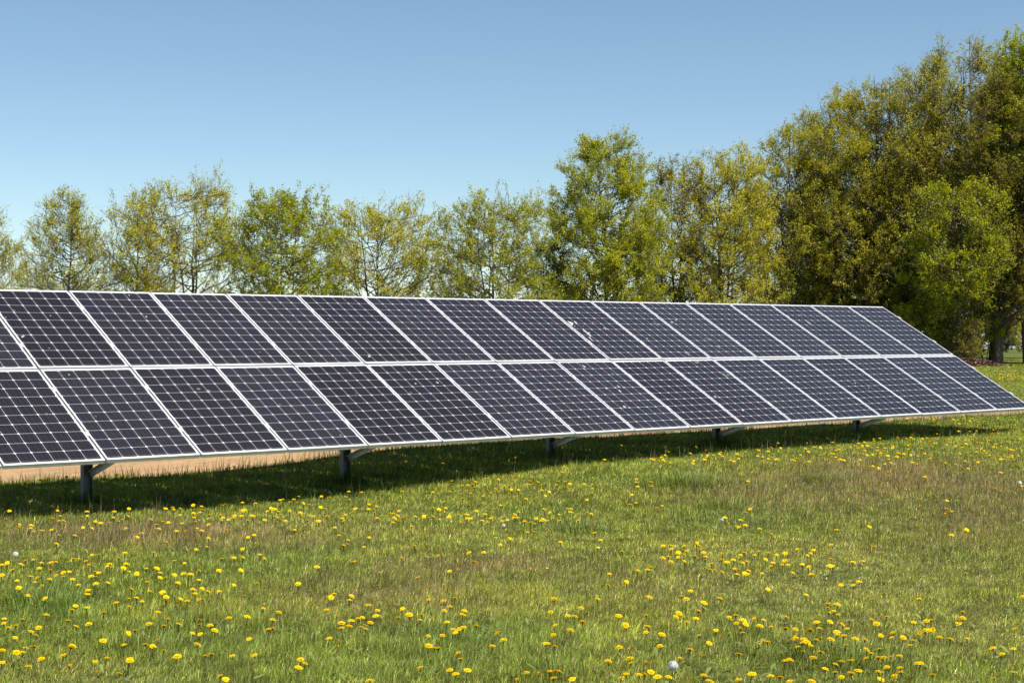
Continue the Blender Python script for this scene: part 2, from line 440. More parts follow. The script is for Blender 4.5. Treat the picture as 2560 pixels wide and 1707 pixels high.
for c in range(NCOL):
    for r in (0, 1):
        root = empty('solar_panel', plane_pt(-(c + .5) * CW, (r + .5) * RH + random.uniform(-.001, .001), random.uniform(-.001, .0015)), (TILT + random.uniform(-.002, .002), random.uniform(-.002, .002), 0))
        sp = spots.get((c, r), [])
        look = 'panel splashed with white bird droppings' if sum(s[2] * s[3] for s in sp if not s[4]) > .006 else ('panel with dull dirt smears' if any(s[4] and s[3] > .045 for s in sp) else ('panel with a few pale specks' if sp else 'clean dark panel'))
        where = (ORD_UP if r else ORD)[c]
        tag(root, '%s, %s of the %s row' % (look, where, 'upper' if r else 'lower'), 'solar panel', 'solar panels bolted in two rows')
        link('frame', frame_me, root); link('cell_sheet', glass_me, root)
        if sp:
            for x, y, ru, rv, br in sp:
                V = []; Fc = []
                for k in range(3 if ru > .012 else 1):
                    ox, oy = (0, 0) if k == 0 else (random.gauss(0, ru * .7), random.gauss(0, rv * .7))
                    sc = 1 if k == 0 else random.uniform(.25, .55)
                    n = len(V); kk = 11
                    for a in range(kk):
                        q = random.uniform(.55, 1.1) * sc
                        px_, py_ = x + ox + ru * q * math.cos(a * 2 * math.pi / kk), y + oy + rv * q * math.sin(a * 2 * math.pi / kk)
                        V.append((max(-.48, min(.48, px_)), max(-.81, min(.81, py_)), -.0016 + .0001 * k))
                    Fc.append(tuple(range(n, n + kk)))
                link('bird_dropping', mesh('bird_dropping', V, Fc, [M_DIRTSPOT if br else M_DROP]), root)

rack = empty('mounting_rack', (-9.5, 1.3, float(gz(-9.5, 1.3))))
tag(rack, 'galvanised steel rack of posts, braces and rails carrying the solar panels', 'panel rack')
ro = Vector(rack.location)
def rpart(name, mbx, mat):
    o = link(name, mbx.mesh(name, mat), rack); o.matrix_parent_inverse = Matrix.Translation(-ro); return o
XL, XR = -NCOL * CW, 0.0
CLV = (.27 * PH, .76 * PH)
C_PROF = [(-.03, -.02), (.03, -.02), (.03, .02), (-.03, .02)]
for r in (0, 1):
    for cv in CLV + ((RH - CLV[0] * 0 - (RH - PH) / 2,) if r == 0 else ()):  # the extra rail under the row joint is added to block sun through the gap
        b_ = MB(); v = r * RH + (RH - PH) / 2 + cv
        b_.extrude([(-.02, -.025), (.02, -.025), (.02, .025), (-.02, .025)], plane_pt(XL + .02, v, -.066), plane_pt(XR - .02, v, -.066), ROT @ Vector((0, 1, 0)), ROT @ Vector((0, 0, 1)))
        rpart('rail', b_, M_GALV)
for k in range(0, NCOL + 1):
    for r in (0, 1):
        for cv in CLV:
            v = r * RH + (RH - PH) / 2 + cv
            b_ = MB()
            u = -k * CW
            if k == 0: u -= .002
            if k == NCOL: u += .002
            b_.box(plane_pt(u, v, .0035), (.040, .075, .004), ROT)
            b_.box(plane_pt(u, v, -.019), (.012, .055, .040), ROT)
            b_.box(plane_pt(u, v, .0085), (.014, .014, .006), ROT)
            rpart('end_clamp' if k in (0, NCOL) else 'mid_clamp', b_, M_CLAMP)
PY = 1.3
for px in (-15.72, -12.52, -9.32, -6.14, -2.90, -18.92):
    zt = ZL + PY * math.tan(TILT) - .20
    z0 = float(gz(px, PY)) - .15
    b_ = MB()
    w, d, t = .105, .065, .006                     # C-section, open to the front
    prof = [(-w / 2, -d), (-w / 2 + t, -d), (-w / 2 + t, -t), (w / 2 - t, -t), (w / 2 - t, -d + .0), (w / 2, -d), (w / 2, 0), (-w / 2, 0)]
    b_.extrude(prof, (px, PY + .03, z0), (px, PY + .03, zt + .05), (1, 0, 0), (0, 1, 0))
    rpart('post', b_, M_GALV)
    b_ = MB()
    b_.extrude([(-.03, -.034), (.03, -.034), (.03, .034), (-.03, .034)], plane_pt(px + .1, .40, -.125), plane_pt(px + .1, 2 * RH - .2, -.125), (1, 0, 0), ROT @ Vector((0, 0, 1)))
    rpart('rafter', b_, M_GALV)
    a = Vector((px + .02, PY - .03, max(.19, float(gz(px, PY)) + .10))); b2 = plane_pt(px + .02, .40, -.165)
    dr = (b2 - a).normalized(); up = Vector((1, 0, 0)).cross(dr)
    b_ = MB(); 
    b_.extrude([(-.022, -.032), (.022, -.032), (.022, .032), (.016, .032), (.016, -.026), (-.022, -.026)], a - dr * .02, b2 + dr * .02, (1, 0, 0), up)
    rpart('brace', b_, M_BRACE_LIT)

# ------------------------------------------------------------------ trees
def tubes(paths, radii, sides):
    """paths (n,K,3), radii (n,K) -> vertices and quads"""
    n, K, _ = paths.shape
    T = np.gradient(paths, axis=1); T /= np.linalg.norm(T, axis=2, keepdims=True) + 1e-9
    ref = np.where(np.abs(T[..., 2:3]) > .9, np.array([1., 0, 0]), np.array([0, 0, 1.]))
    A = np.cross(T, ref); A /= np.linalg.norm(A, axis=2, keepdims=True) + 1e-9
    B = np.cross(T, A)
    th = np.arange(sides) * 2 * math.pi / sides
    V = paths[:, :, None] + radii[:, :, None, None] * (np.cos(th)[None, None, :, None] * A[:, :, None] + np.sin(th)[None, None, :, None] * B[:, :, None])
    idx = np.arange(n * K * sides).reshape(n, K, sides)
    a = idx[:, :-1]; b = idx[:, 1:]
    Q = np.stack([a, np.roll(a, -1, 2), np.roll(b, -1, 2), b], -1).reshape(-1, 4)
    return V.reshape(-1, 3), Q

def interp(paths, sel, t):
    K = paths.shape[1]; f = t * (K - 1); i = np.minimum(f.astype(int), K - 2); f = (f - i)[:, None]
    P = paths[sel]; r = np.arange(len(sel))
    return P[r, i] * (1 - f) + P[r, i + 1] * f, P[r, i + 1] - P[r, i]
def unit(v): return v / (np.linalg.norm(v, axis=-1, keepdims=True) + 1e-9)

def grow(seed, H, W, cb, stems, n_limb, n_sec, n_twig, n_leaf, leaf, shape='oval', trunk_r=.2, spread=.25, rise=.34, twig_r=.0085, clump=2.4, droop=.0):
    """one tree: arrays for wood and for leaves. H height, W crown half width, cb crown base as a share of H"""
    g = np.random.default_rng(seed)
    W = W * (1.4 if shape == 'cone' else 1.15)
    def env(h):          # crown half width at height share h
        q = np.clip((h - cb) / (1 - cb), 0, 1)
        if shape == 'oval': e = np.sin(np.pi * q ** .75) ** .7 * .95 + .05
        elif shape == 'cone': e = np.clip(1.12 * (1 - q) ** .75, 0, 1) * (1 - .4 * np.exp(-q * 9))
        elif shape == 'round': e = np.sqrt(np.clip(1 - (2 * q - 1) ** 2, 0, 1)) ** .8
        elif shape == 'vase': e = np.sqrt(np.clip(1 - (1.55 * (q - .48)) ** 2, .02, 1))
        elif shape == 'column': e = np.clip(np.sin(np.pi * np.clip(q * .92 + .06, 0, 1)) ** .42, 0, 1)
        else: e = np.clip(1 - q ** 2.2, .03, 1) ** .6
        return W * e
    K = 9
    # stems
    S = np.zeros((stems, K, 3)); tt = np.linspace(0, 1, K)
    for s in range(stems):
        a = g.uniform(0, 6.28) if stems > 1 else 0; rad = W * spread * (0 if stems == 1 else g.uniform(.5, 1.2))
        top = H * g.uniform(.86, .99) if s else H * .97
        b0 = np.array([math.cos(a), math.sin(a), 0]) * (trunk_r * .8 if stems > 1 else 0)
        b1 = np.array([math.cos(a), math.sin(a), 0]) * rad + np.array([0, 0, top])
        w = np.cumsum(g.normal(0, W * .025, (K, 2)), 0); w[0] = 0
        S[s] = b0 + (b1 - b0) * tt[:, None]
        S[s, :, :2] = b0[:2] + (b1 - b0)[:2] * (tt[:, None] ** .7) + w
    SR = trunk_r * (1 - tt ** .9 * .93)[None] * (1 if stems == 1 else .75) * g.uniform(.7, 1.1, (stems, 1))
    wood = [tubes(S, SR, 7)]
    # limbs
    sel = g.integers(0, stems, n_limb)
    hh = np.clip(cb + (1 - cb) * (np.arange(n_limb) + g.uniform(0, 1, n_limb)) / n_limb * .93 - .05 * (cb > .15), .04, .97)
    p0, _ = interp(S, sel, hh); az = np.arange(n_limb) * 2.39996 + g.normal(0, .5, n_limb)
    q = (hh - cb) / (1 - cb)
    zt = np.clip(hh + (1 - hh) * rise * g.uniform(.35, 1, n_limb) * (.55 + .45 * q), 0, .995)
    r = env(zt) * g.uniform(.72, 1.08, n_limb)
    p2 = np.c_[np.cos(az) * r, np.sin(az) * r, zt * H] + np.c_[S[sel, -1, :2] * .3 * hh[:, None], np.zeros(n_limb)]
    mid = p0 * .5 + p2 * .5; mid[:, 2] -= (p2 - p0)[:, 2] * g.uniform(-.15, .3, n_limb)
    mid += g.normal(0, W * .05, mid.shape)
    t7 = np.linspace(0, 1, 7)[None, :, None]
    LB = p0[:, None] * (1 - t7) ** 2 + 2 * mid[:, None] * t7 * (1 - t7) + p2[:, None] * t7 ** 2
    LB[:, 1:] += g.normal(0, W * .018, LB[:, 1:].shape)
    sr = trunk_r * (1 - hh * .9)
    LR = (sr * g.uniform(.28, .5, n_limb))[:, None] * (1 - .85 * np.linspace(0, 1, 7)[None]) + twig_r
    wood.append(tubes(LB, LR, 5))
    llen = np.linalg.norm(p2 - p0, axis=1)
    # secondary branches
    ns = n_limb * n_sec; sel = g.choice(n_limb, ns, p=llen / llen.sum()); t = g.uniform(.22, 1, ns) ** .8
    p0, tg = interp(LB, sel, t)
    d = unit(unit(tg) * .75 + unit(g.normal(0, 1, (ns, 3))) * .85 + np.array([0, 0, .3 - droop]))
    ln = np.clip(llen[sel] * g.uniform(.28, .62, ns) * (1.15 - .5 * t), .3, 2.6)
    u5 = np.linspace(0, 1, 5)[None, :, None]
    SB = p0[:, None] + d[:, None] * ln[:, None, None] * u5 + g.normal(0, .06, (ns, 5, 3)) * u5 * ln[:, None, None] + np.array([0, 0, 1.]) * (u5 ** 2) * (.12 - droop * .8) * ln[:, None, None]
    wood.append(tubes(SB, (twig_r * g.uniform(1.1, 2.2, ns))[:, None] * (1 - .55 * np.linspace(0, 1, 5)[None]), 3))
    # twigs
    nw = ns * n_twig; sel = np.repeat(np.arange(ns), n_twig); t = g.uniform(.15, 1, nw)
    p0, tg = interp(SB, sel, t)
    d = unit(unit(tg) * .6 + unit(g.normal(0, 1, (nw, 3))) * .8 + np.array([0, 0, .65 - droop * 1.6]))
    ln = g.uniform(.3, .9, nw) * min(1.0, H / 11)
    u4 = np.linspace(0, 1, 4)[None, :, None]
    TB = p0[:, None] + d[:, None] * ln[:, None, None] * u4 + g.normal(0, .05, (nw, 4, 3)) * u4
    wood.append(tubes(TB, np.full((nw, 4), twig_r * .6) * np.array([1, .9, .75, .4]), 3))
    V = []; Q = []; n = 0
    for v, q_ in wood: V.append(v); Q.append(q_ + n); n += len(v)
    V = np.concatenate(V); Q = np.concatenate(Q)
    # leaves hang along the twigs, some twigs full and some nearly bare
    wgt = g.gamma(clump, 1.0, nw)
    wgt *= np.repeat(g.gamma(3.0, 1, ns), n_twig)
    wgt /= wgt.sum()
    sel = g.choice(nw, n_leaf, p=wgt); t = g.uniform(.2, 1.05, n_leaf)
    p, _ = interp(TB, sel, np.clip(t, 0, 1)); p = p + g.normal(0, .065, p.shape)
    tint = np.clip(.5 + (wgt[sel] * nw - 1) * .01 + g.normal(0, .2, n_leaf) + .12 * np.sin(sel * .37), 0, 1)
    nr = unit(g.normal(0, 1, (n_leaf, 3)) + np.array([0, 0, .5]))
    ax = unit(np.cross(nr, unit(g.normal(0, 1, (n_leaf, 3))))); bx = np.cross(nr, ax)
    s = leaf * .62 * g.uniform(.5, 1.3, n_leaf)[:, None]
    LV = np.stack([p - ax * s * .5, p + bx * s * .36 + nr * s * .08, p + ax * s * .55 - nr * s * .05, p - bx * s * .36 + nr * s * .08], 1).reshape(-1, 3)
    LQ = np.arange(n_leaf * 4).reshape(-1, 4)
    return V, Q, LV, LQ, tint

LM = {
    'olive': leaf_mat('spring_leaves_olive', (0.219, 0.227, 0.026), (0.426, 0.410, 0.036), (0.707, 0.648, 0.053)),
    'green': leaf_mat('spring_leaves_green', (0.180, 0.208, 0.019), (0.361, 0.376, 0.025), (0.637, 0.595, 0.038)),
    'bright': leaf_mat('spring_leaves_bright', (0.161, 0.197, 0.007), (0.316, 0.339, 0.009), (0.566, 0.536, 0.014)),
    'yellow': leaf_mat('spring_leaves_yellow', (0.272, 0.262, 0.030), (0.495, 0.462, 0.041), (0.775, 0.694, 0.061)),
    'brown': leaf_mat('spring_leaves_bronze', (0.142, 0.129, 0.020), (0.264, 0.232, 0.028), (0.407, 0.353, 0.035)),
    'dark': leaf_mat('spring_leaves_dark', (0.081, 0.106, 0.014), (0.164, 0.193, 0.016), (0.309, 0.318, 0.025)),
    'deep': leaf_mat('spring_leaves_deep_olive', (0.184, 0.179, 0.023), (0.361, 0.341, 0.033), (0.640, 0.580, 0.050)),
    'dead': leaf_mat('dry_fallen_leaves', (0.050, 0.028, 0.016), (0.100, 0.050, 0.028), (0.170, 0.085, 0.045), .1),
    'vivid': leaf_mat('spring_leaves_vivid', (0.169, 0.199, 0.007), (0.331, 0.362, 0.010), (0.567, 0.554, 0.015)),
}
def tree(px, top, half, D, mat, label, seed, name='deciduous_tree', cat='tree', group='trees in leaf behind the panels', bark=None, base=None, leaf=.15, leaf_n=1.0, trunk_r=None, cb=.10, foot=None, shape='oval', stems=1, n_limb=34, n_sec=9, n_twig=6, **k):
    """px: middle of the crown, top: its tip, half: half its width, in the photo 2352 pixels wide; D: metres away"""
    s = 2560.0 / 2352.0
    P = at_depth((foot if foot is not None else px) * s, D)
    ztop = CAM[2] + (837.6 - top * s) / F_PX * D
    H = ztop - P[2]; W = half * s / F_PX * D
    root = empty(name, P - np.array([0, 0, .05]), (0, 0, 0)); tag(root, label, cat, group)
    nl = int(4900 * leaf_n * W * H * (.16 / leaf) ** 2 * .35) + 500
    wv, wq, lv, lq, tint = grow(seed, H, W, cb, stems, int(n_limb * 1.5), n_sec, n_twig, nl, leaf, shape, trunk_r or max(.10, H * .013), **k)
    link('trunk', quads_np('trunk', wv, wq, mats=[bark or M_BARK], smooth=True), root)
    link('crown', quads_np('crown', lv, lq, mats=[LM[mat]], tint=tint), root)
    return root
GL, GR = 'young trees in a line behind the left half of the array', 'tall trees at the right edge of the field'
tree(-52, 385, 95, 88, 'olive', 'sparse olive tree cut off by the left edge of the photo', 1, group=GL, shape='cone', stems=2, n_limb=40, leaf_n=.42)
tree(150, 428, 118, 88, 'olive', 'sparse brownish cone-shaped tree with a thin pointed top, second from left', 2, group=GL, shape='cone', stems=1, n_limb=52, leaf_n=.40, n_sec=10)
tree(318, 423, 85, 88, 'olive', 'thin upright tree with see-through olive twigs beside the pointed brownish tree', 3, group=GL, shape='column', stems=2, n_limb=34, leaf_n=.36)
tree(440, 415, 128, 86, 'yellow', 'loose yellow-green tree with several dark stems, left of the dense green tree', 44, group=GL, shape='round', stems=4, n_limb=44, leaf_n=.40, spread=.35)
tree(650, 446, 128, 84, 'vivid', 'dense bright green round-headed tree behind the fourth upper panel', 5, group=GL, shape='round', stems=2, n_limb=54, leaf_n=0.95, leaf=.17)
tree(885, 464, 132, 86, 'yellow', 'yellowish open tree with bare lower branches showing in its wide crown', 60, group=GL, shape='vase', stems=3, n_limb=46, n_sec=8, leaf_n=.50, cb=.22, spread=.30, rise=.6)
tree(1135, 450, 135, 84, 'green', 'bushy green tree with many dark stems, next to the tallest middle tree', 7, group=GL, shape='round', stems=5, n_limb=56, leaf_n=.70, spread=.4)
tree(1262, 545, 48, 92, 'dark', 'low dark green tree in the gap beside the tallest middle tree', 8, group=GL, shape='round', n_limb=24, leaf_n=.9)
tree(1396, 292, 128, 92, 'green', 'tall egg-shaped green tree standing highest in the middle', 9, group=GR, shape='oval', n_limb=78, leaf_n=1.35, cb=.06)
tree(1556, 358, 70, 96, 'brown', 'thin brownish twiggy tree just right of the egg-shaped tree', 10, group=GR, shape='column', stems=2, n_limb=40, leaf_n=0.70)
tree(1665, 324, 100, 94, 'yellow', 'yellow-green tree with several straight stems, before the canopy climbs to the right', 11, group=GR, shape='column', stems=4, n_limb=56, leaf_n=.8, spread=.5)
tree(1812, 272, 98, 98, 'deep', 'olive tree where the canopy edge begins to climb to the right', 12, group=GR, shape='oval', stems=2, n_limb=50, leaf_n=0.60)
tree(1950, 180, 132, 98, 'deep', 'broad golden tree in the middle of the rising canopy', 13, group=GR, shape='oval', stems=2, n_limb=70, leaf_n=0.72, cb=.05)
tree(2095, 136, 120, 97, 'deep', 'tall olive tree between the golden tree and the twiggy tall one', 14, group=GR, shape='oval', stems=2, n_limb=66, leaf_n=0.50, cb=.05)
tree(2215, 64, 122, 96, 'deep', 'very tall twiggy tree with sky showing through its fan-shaped top', 15, group=GR, shape='oval', stems=3, n_limb=70, leaf_n=0.42, cb=.05, trunk_r=.34, spread=.3)
tree(2358, 44, 105, 93, 'vivid', 'tall bright green tree rising into the top right corner', 16, group=GR, shape='oval', stems=2, n_limb=74, leaf_n=1.00, cb=.1)
tree(2200, 402, 98, 90, 'bright', 'smaller vivid green tree in front of the tall dark stems', 17, group=GR, shape='round', n_limb=56, leaf_n=1.0, leaf=.18, cb=.22)
tree(2318, 150, 92, 92, 'brown', 'bronze-leaved tree with leaning double trunk by the mulch mound', 18, group=GR, foot=2300, shape='oval', stems=2, n_limb=80, leaf_n=0.85, cb=.10, trunk_r=.34, droop=.12)
tree(1885, 232, 88, 100, 'deep', 'olive-green tree filling the canopy slope left of the golden tree', 22, group=GR, shape='oval', stems=2, n_limb=56, leaf_n=0.55, cb=.05)
tree(2022, 165, 92, 99, 'brown', 'bronze-tinted tall tree just right of the golden tree', 23, group=GR, shape='oval', stems=2, n_limb=60, leaf_n=0.48, cb=.05)
tree(2150, 100, 95, 99, 'deep', 'tall golden-olive tree left of the twiggy fan-topped tree', 24, group=GR, shape='oval', stems=2, n_limb=60, leaf_n=0.42, cb=.05)
tree(2285, 92, 85, 98, 'brown', 'tall olive tree between the fan-topped tree and the corner', 25, group=GR, shape='oval', stems=2, n_limb=60, leaf_n=0.50, cb=.05)
tree(2395, 240, 105, 112, 'dark', 'dark tree added for shade at the right edge behind the leaning double trunk', 26, group=GR, shape='round', stems=2, n_limb=50, leaf_n=1.0, cb=.12)  # put in to throw shade on the lawn near the trunks
tree(2475, 110, 108, 91, 'dark', 'dark tree added outside the right edge to shade the lawn by the trunks', 27, group=GR, shape='round', stems=2, n_limb=60, leaf_n=1.0, cb=.2)  # unseen tree, added only for its shadow on the visible lawn
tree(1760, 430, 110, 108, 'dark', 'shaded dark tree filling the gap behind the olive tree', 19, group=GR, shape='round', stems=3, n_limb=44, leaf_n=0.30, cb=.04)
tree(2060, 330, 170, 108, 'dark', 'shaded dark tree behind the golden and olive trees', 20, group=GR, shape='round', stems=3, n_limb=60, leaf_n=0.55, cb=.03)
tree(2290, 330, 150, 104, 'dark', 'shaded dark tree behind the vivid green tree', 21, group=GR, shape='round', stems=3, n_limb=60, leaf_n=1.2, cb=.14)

def shrub(px, top, half, D, mat, label, seed, leaf_n=1.0, shape='round'):
    return tree(px, top, half, D, mat, label, seed, name='shrub', cat='shrub', group='undergrowth below the right-hand trees', leaf_n=leaf_n, shape=shape, stems=4, n_limb=26, n_sec=8, n_twig=5, cb=.02, trunk_r=.05, spread=.5)
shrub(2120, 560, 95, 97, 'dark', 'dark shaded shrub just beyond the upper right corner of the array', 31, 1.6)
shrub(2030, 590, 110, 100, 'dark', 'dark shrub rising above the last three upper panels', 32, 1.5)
shrub(1890, 610, 110, 102, 'olive', 'olive shrub above the upper row, under the golden tree', 33, 1.1)
shrub(2190, 640, 80, 93, 'green', 'green shrub at the foot of the vivid green tree', 34, 1.6)
shrub(2262, 690, 50, 95, 'brown', 'small bronze shrub left of the leaning double trunk', 35, 1.0)
shrub(2110, 700, 70, 92, 'green', 'low green shrub beside the sloping right end of the array', 36, 1.6)
shrub(2212, 735, 46, 90, 'brown', 'low twiggy bronze shrub hanging over the mulch mound', 38, .7)
shrub(2352, 735, 26, 150, 'green', 'small rounded bush by the far street at the right edge', 37, 1.2)

# mulch mound, far street and house seen between the trunks
def mound():
    P = at_depth(2222 * 1.0884, 86)
    root = empty('mulch_mound', P); tag(root, 'low reddish brown mound of mulch and leaves under the right trees', 'mound')
    g = np.random.default_rng(5); V = []; n = 26
    for i in range(n):
        for j in range(n):
            x = (i / (n - 1) - .5) * 4.0; y = (j / (n - 1) - .5) * 3.0
            r = math.hypot(x / 2.2, y / 1.5)
            V.append((x, y, .40 * max(0, 1 - r * r) * (.7 + .6 * g.random()) - .06))
    Q = [(i * n + j, (i + 1) * n + j, (i + 1) * n + j + 1, i * n + j + 1) for i in range(n - 1) for j in range(n - 1)]
    M = plain('bark_mulch', (.085, .042, .025), .95, 0, .6, 14)
    link('heap', mesh('heap', V, Q, [M]), root)
    k = 2600; p = g.normal(0, 1, (k, 3)) * [1.0, .7, 0]; p[:, 2] = np.clip(.38 * (1 - (p[:, 0] / 2.2) ** 2 - (p[:, 1] / 1.5) ** 2), 0, 1) + .02
    ax = unit(g.normal(0, 1, (k, 3)) * [1, 1, .5]); bx = unit(np.cross(ax, unit(g.normal(0, 1, (k, 3))))); s = g.uniform(.05, .13, (k, 1))
    LV = np.stack([p - ax * s, p + bx * s * .5, p + ax * s, p - bx * s * .5], 1).reshape(-1, 3)
    link('dead_leaves', quads_np('dead_leaves', LV, np.arange(k * 4).reshape(-1, 4), mats=[LM['dead']], tint=g.random(k)), root)
mound()
a, b = at_depth(1500, 205), at_depth(3300, 205)
n_ = unit(AX[:, 2] * [1, 1, 0])
SV = [Vector(a + n_ * d + [0, 0, .10]) for d in (-9, 9)]; SV2 = [Vector(b + n_ * d + [0, 0, .10]) for d in (-9, 9)]
st_ = link('street', mesh('street', [SV[0], SV2[0], SV2[1], SV[1]], [(0, 1, 2, 3)], [plain('grey_asphalt', (.17, .165, .165), .9, 0, .1, .5)])); tag(st_, kind='structure')
def kerb():
    b_ = MB(); d = Vector(b - a); d.normalize()
    for s in (-9.1, 9.1):
        b_.extrude([(-.1, -.1), (.1, -.1), (.1, .13), (-.1, .13)], Vector(a + n_ * s) + Vector((0, 0, .08)), Vector(b + n_ * s) + Vector((0, 0, .08)), tuple(n_), (0, 0, 1))
    tag(link('kerb', b_.mesh('kerb', plain('kerb_concrete', (.5, .49, .47), .9))), kind='structure')
kerb()
def house(px, D, w, dp, h, rh, wall, label):
    P = at_depth(px, D); yaw = math.atan2(n_[0], n_[1])
    root = empty('house', P, (0, 0, -yaw)); tag(root, label, 'house')
    Mw = plain('painted_render', wall, .9, 0, .06, 2); Mr = plain('roof_tiles', (.16, .075, .055), .9, 0, .25, 5); Mg = plain('window_glass', (.05, .06, .07), .15); Mt = plain('white_trim', (.7, .7, .68), .6)
    b_ = MB(); b_.extrude([(-dp / 2, 0), (dp / 2, 0), (dp / 2, h), (0, h + rh), (-dp / 2, h)], (-w / 2, 0, 0), (w / 2, 0, 0), (0, 1, 0), (0, 0, 1)); link('wall', b_.mesh('wall', Mw), root)
    b_ = MB()
    for s in (-1, 1):
        ln = math.hypot(dp / 2 + .5, rh * (dp / 2 + .5) / (dp / 2)); an = math.atan2(rh, dp / 2)
        b_.box((0, s * (dp / 4 + .22), h + rh / 2 - .22 * rh / (dp / 2) * 1.0 + .16), (w + .8, ln, .16), Matrix.Rotation(-s * an, 3, 'X'))
    rf = link('roof', b_.mesh('roof', Mr), root)
    b_ = MB(); b_.box((w * .2, 0, h + rh + .3), (.7, .7, 1.6)); link('chimney', b_.mesh('chimney', Mw), rf)
    for k in range(3):
        x = (k - 1) * w * .3
        f = MB()
        for dx, dz, sx, sz in ((-.55, 0, .1, 1.3), (.55, 0, .1, 1.3), (0, -.6, 1.0, .1), (0, .6, 1.0, .1), (0, 0, .06, 1.1)): f.box((x + dx, -dp / 2 - .02, h * .58 + dz), (sx, .08, sz))
        wn = link('window', f.mesh('window', Mt), root)
        p_ = MB(); p_.box((x, -dp / 2 - .005, h * .58), (1.0, .03, 1.1)); link('pane', p_.mesh('pane', Mg), wn)
house(2600, 232, 9.5, 8, 3.4, 2.6, (.52, .33, .28), 'pinkish house far beyond the right-hand trunks')
house(2452, 250, 7.0, 7, 3.0, 2.2, (.68, .66, .62), 'small whitish house glimpsed between the right-hand trunks')

# ------------------------------------------------------------------ grass
def patch_fn(cx, cy, rx, ry):
    s = 2560 / 2352; c = at(cx * s, cy * s); a = at((cx + rx) * s, cy * s) - c; b = at(cx * s, (cy - ry) * s) - c
    A = np.linalg.inv(np.array([[a[0], b[0]], [a[1], b[1]]]))
    return lambda x, y: np.exp(-np.sum((A @ np.vstack([x - c[0], y - c[1]])) ** 2, 0) * 1.1)
def field(x, y, lst):
    t = np.zeros(len(x))
    for q in lst: t = np.maximum(t, q[4] * patch_fn(*q[:4])(x, y))
    return t
BROWN = [(2050, 1105, 330, 42, 1), (1790, 1130, 260, 46, .75), (2260, 1140, 200, 70, .9), (1130, 1308, 240, 34, .8), (330, 1232, 420, 34, .9), (880, 1365, 260, 50, .6), (1500, 1350, 200, 40, .35), (560, 1250, 280, 26, .6)]
DRY = [(1880, 1330, 450, 110, .9), (2200, 1430, 300, 80, .8), (1650, 1275, 330, 50, .8), (1150, 1225, 420, 45, .5), (900, 1200, 300, 40, .4), (120, 1560, 200, 40, .5)]
LUSH = [(90, 1385, 190, 50, .9), (1080, 1475, 280, 60, .9), (520, 1480, 330, 70, .7), (1690, 1480, 260, 60, .5), (1890, 1102, 90, 30, .9), (620, 1290, 260, 40, .5), (1660, 1170, 150, 34, .5), (2160, 1280, 140, 30, .6), (1480, 1090, 240, 30, .5), (700, 1545, 500, 40, .6), (2120, 1500, 200, 40, .5)]
TUFTS = [(1340, 1222, .28, .26), (1580, 1118, .50, .30), (70, 1392, .40, .26), (1900, 1108, .34, .22), (1660, 1172, .32, .26), (520, 1165, .35, .20), (1270, 1560, .3, .2), (850, 1500, .3, .17), (1950, 1525, .4, .18), (320, 1500, .35, .17), (1740, 1130, .3, .2)]
def blades(P, h, w, az, lean, col, bend=1.0):
    n = len(P)
    d = np.c_[np.cos(az), np.sin(az), np.zeros(n)]; sd_ = np.c_[-np.sin(az + .6), np.cos(az + .6), np.zeros(n)]
    up = np.array([0, 0, 1.])
    hm = (h * .52)[:, None]; m = P + up * hm * np.cos(lean * .55)[:, None] + d * hm * np.sin(lean * .55)[:, None]
    tp = m + up * (h * .5 * np.cos(np.clip(lean * 1.35 * bend, 0, 1.75)))[:, None] + d * (h * .5 * np.sin(np.clip(lean * 1.35 * bend, 0, 1.75)))[:, None]
    w = w[:, None]
    V = np.stack([P - sd_ * w * .5, P + sd_ * w * .5, m + sd_ * w * .42, m - sd_ * w * .42, tp], 1).reshape(-1, 3)
    o = (np.arange(n) * 5)[:, None]
    lp = (o + np.array([0, 1, 2, 3, 3, 2, 4])[None]).ravel()
    stt = (np.arange(n)[:, None] * 7 + np.array([0, 4])[None]).ravel(); tot = np.tile([4, 3], n)
    return V, lp, stt, tot, np.repeat(col, 2, 0)
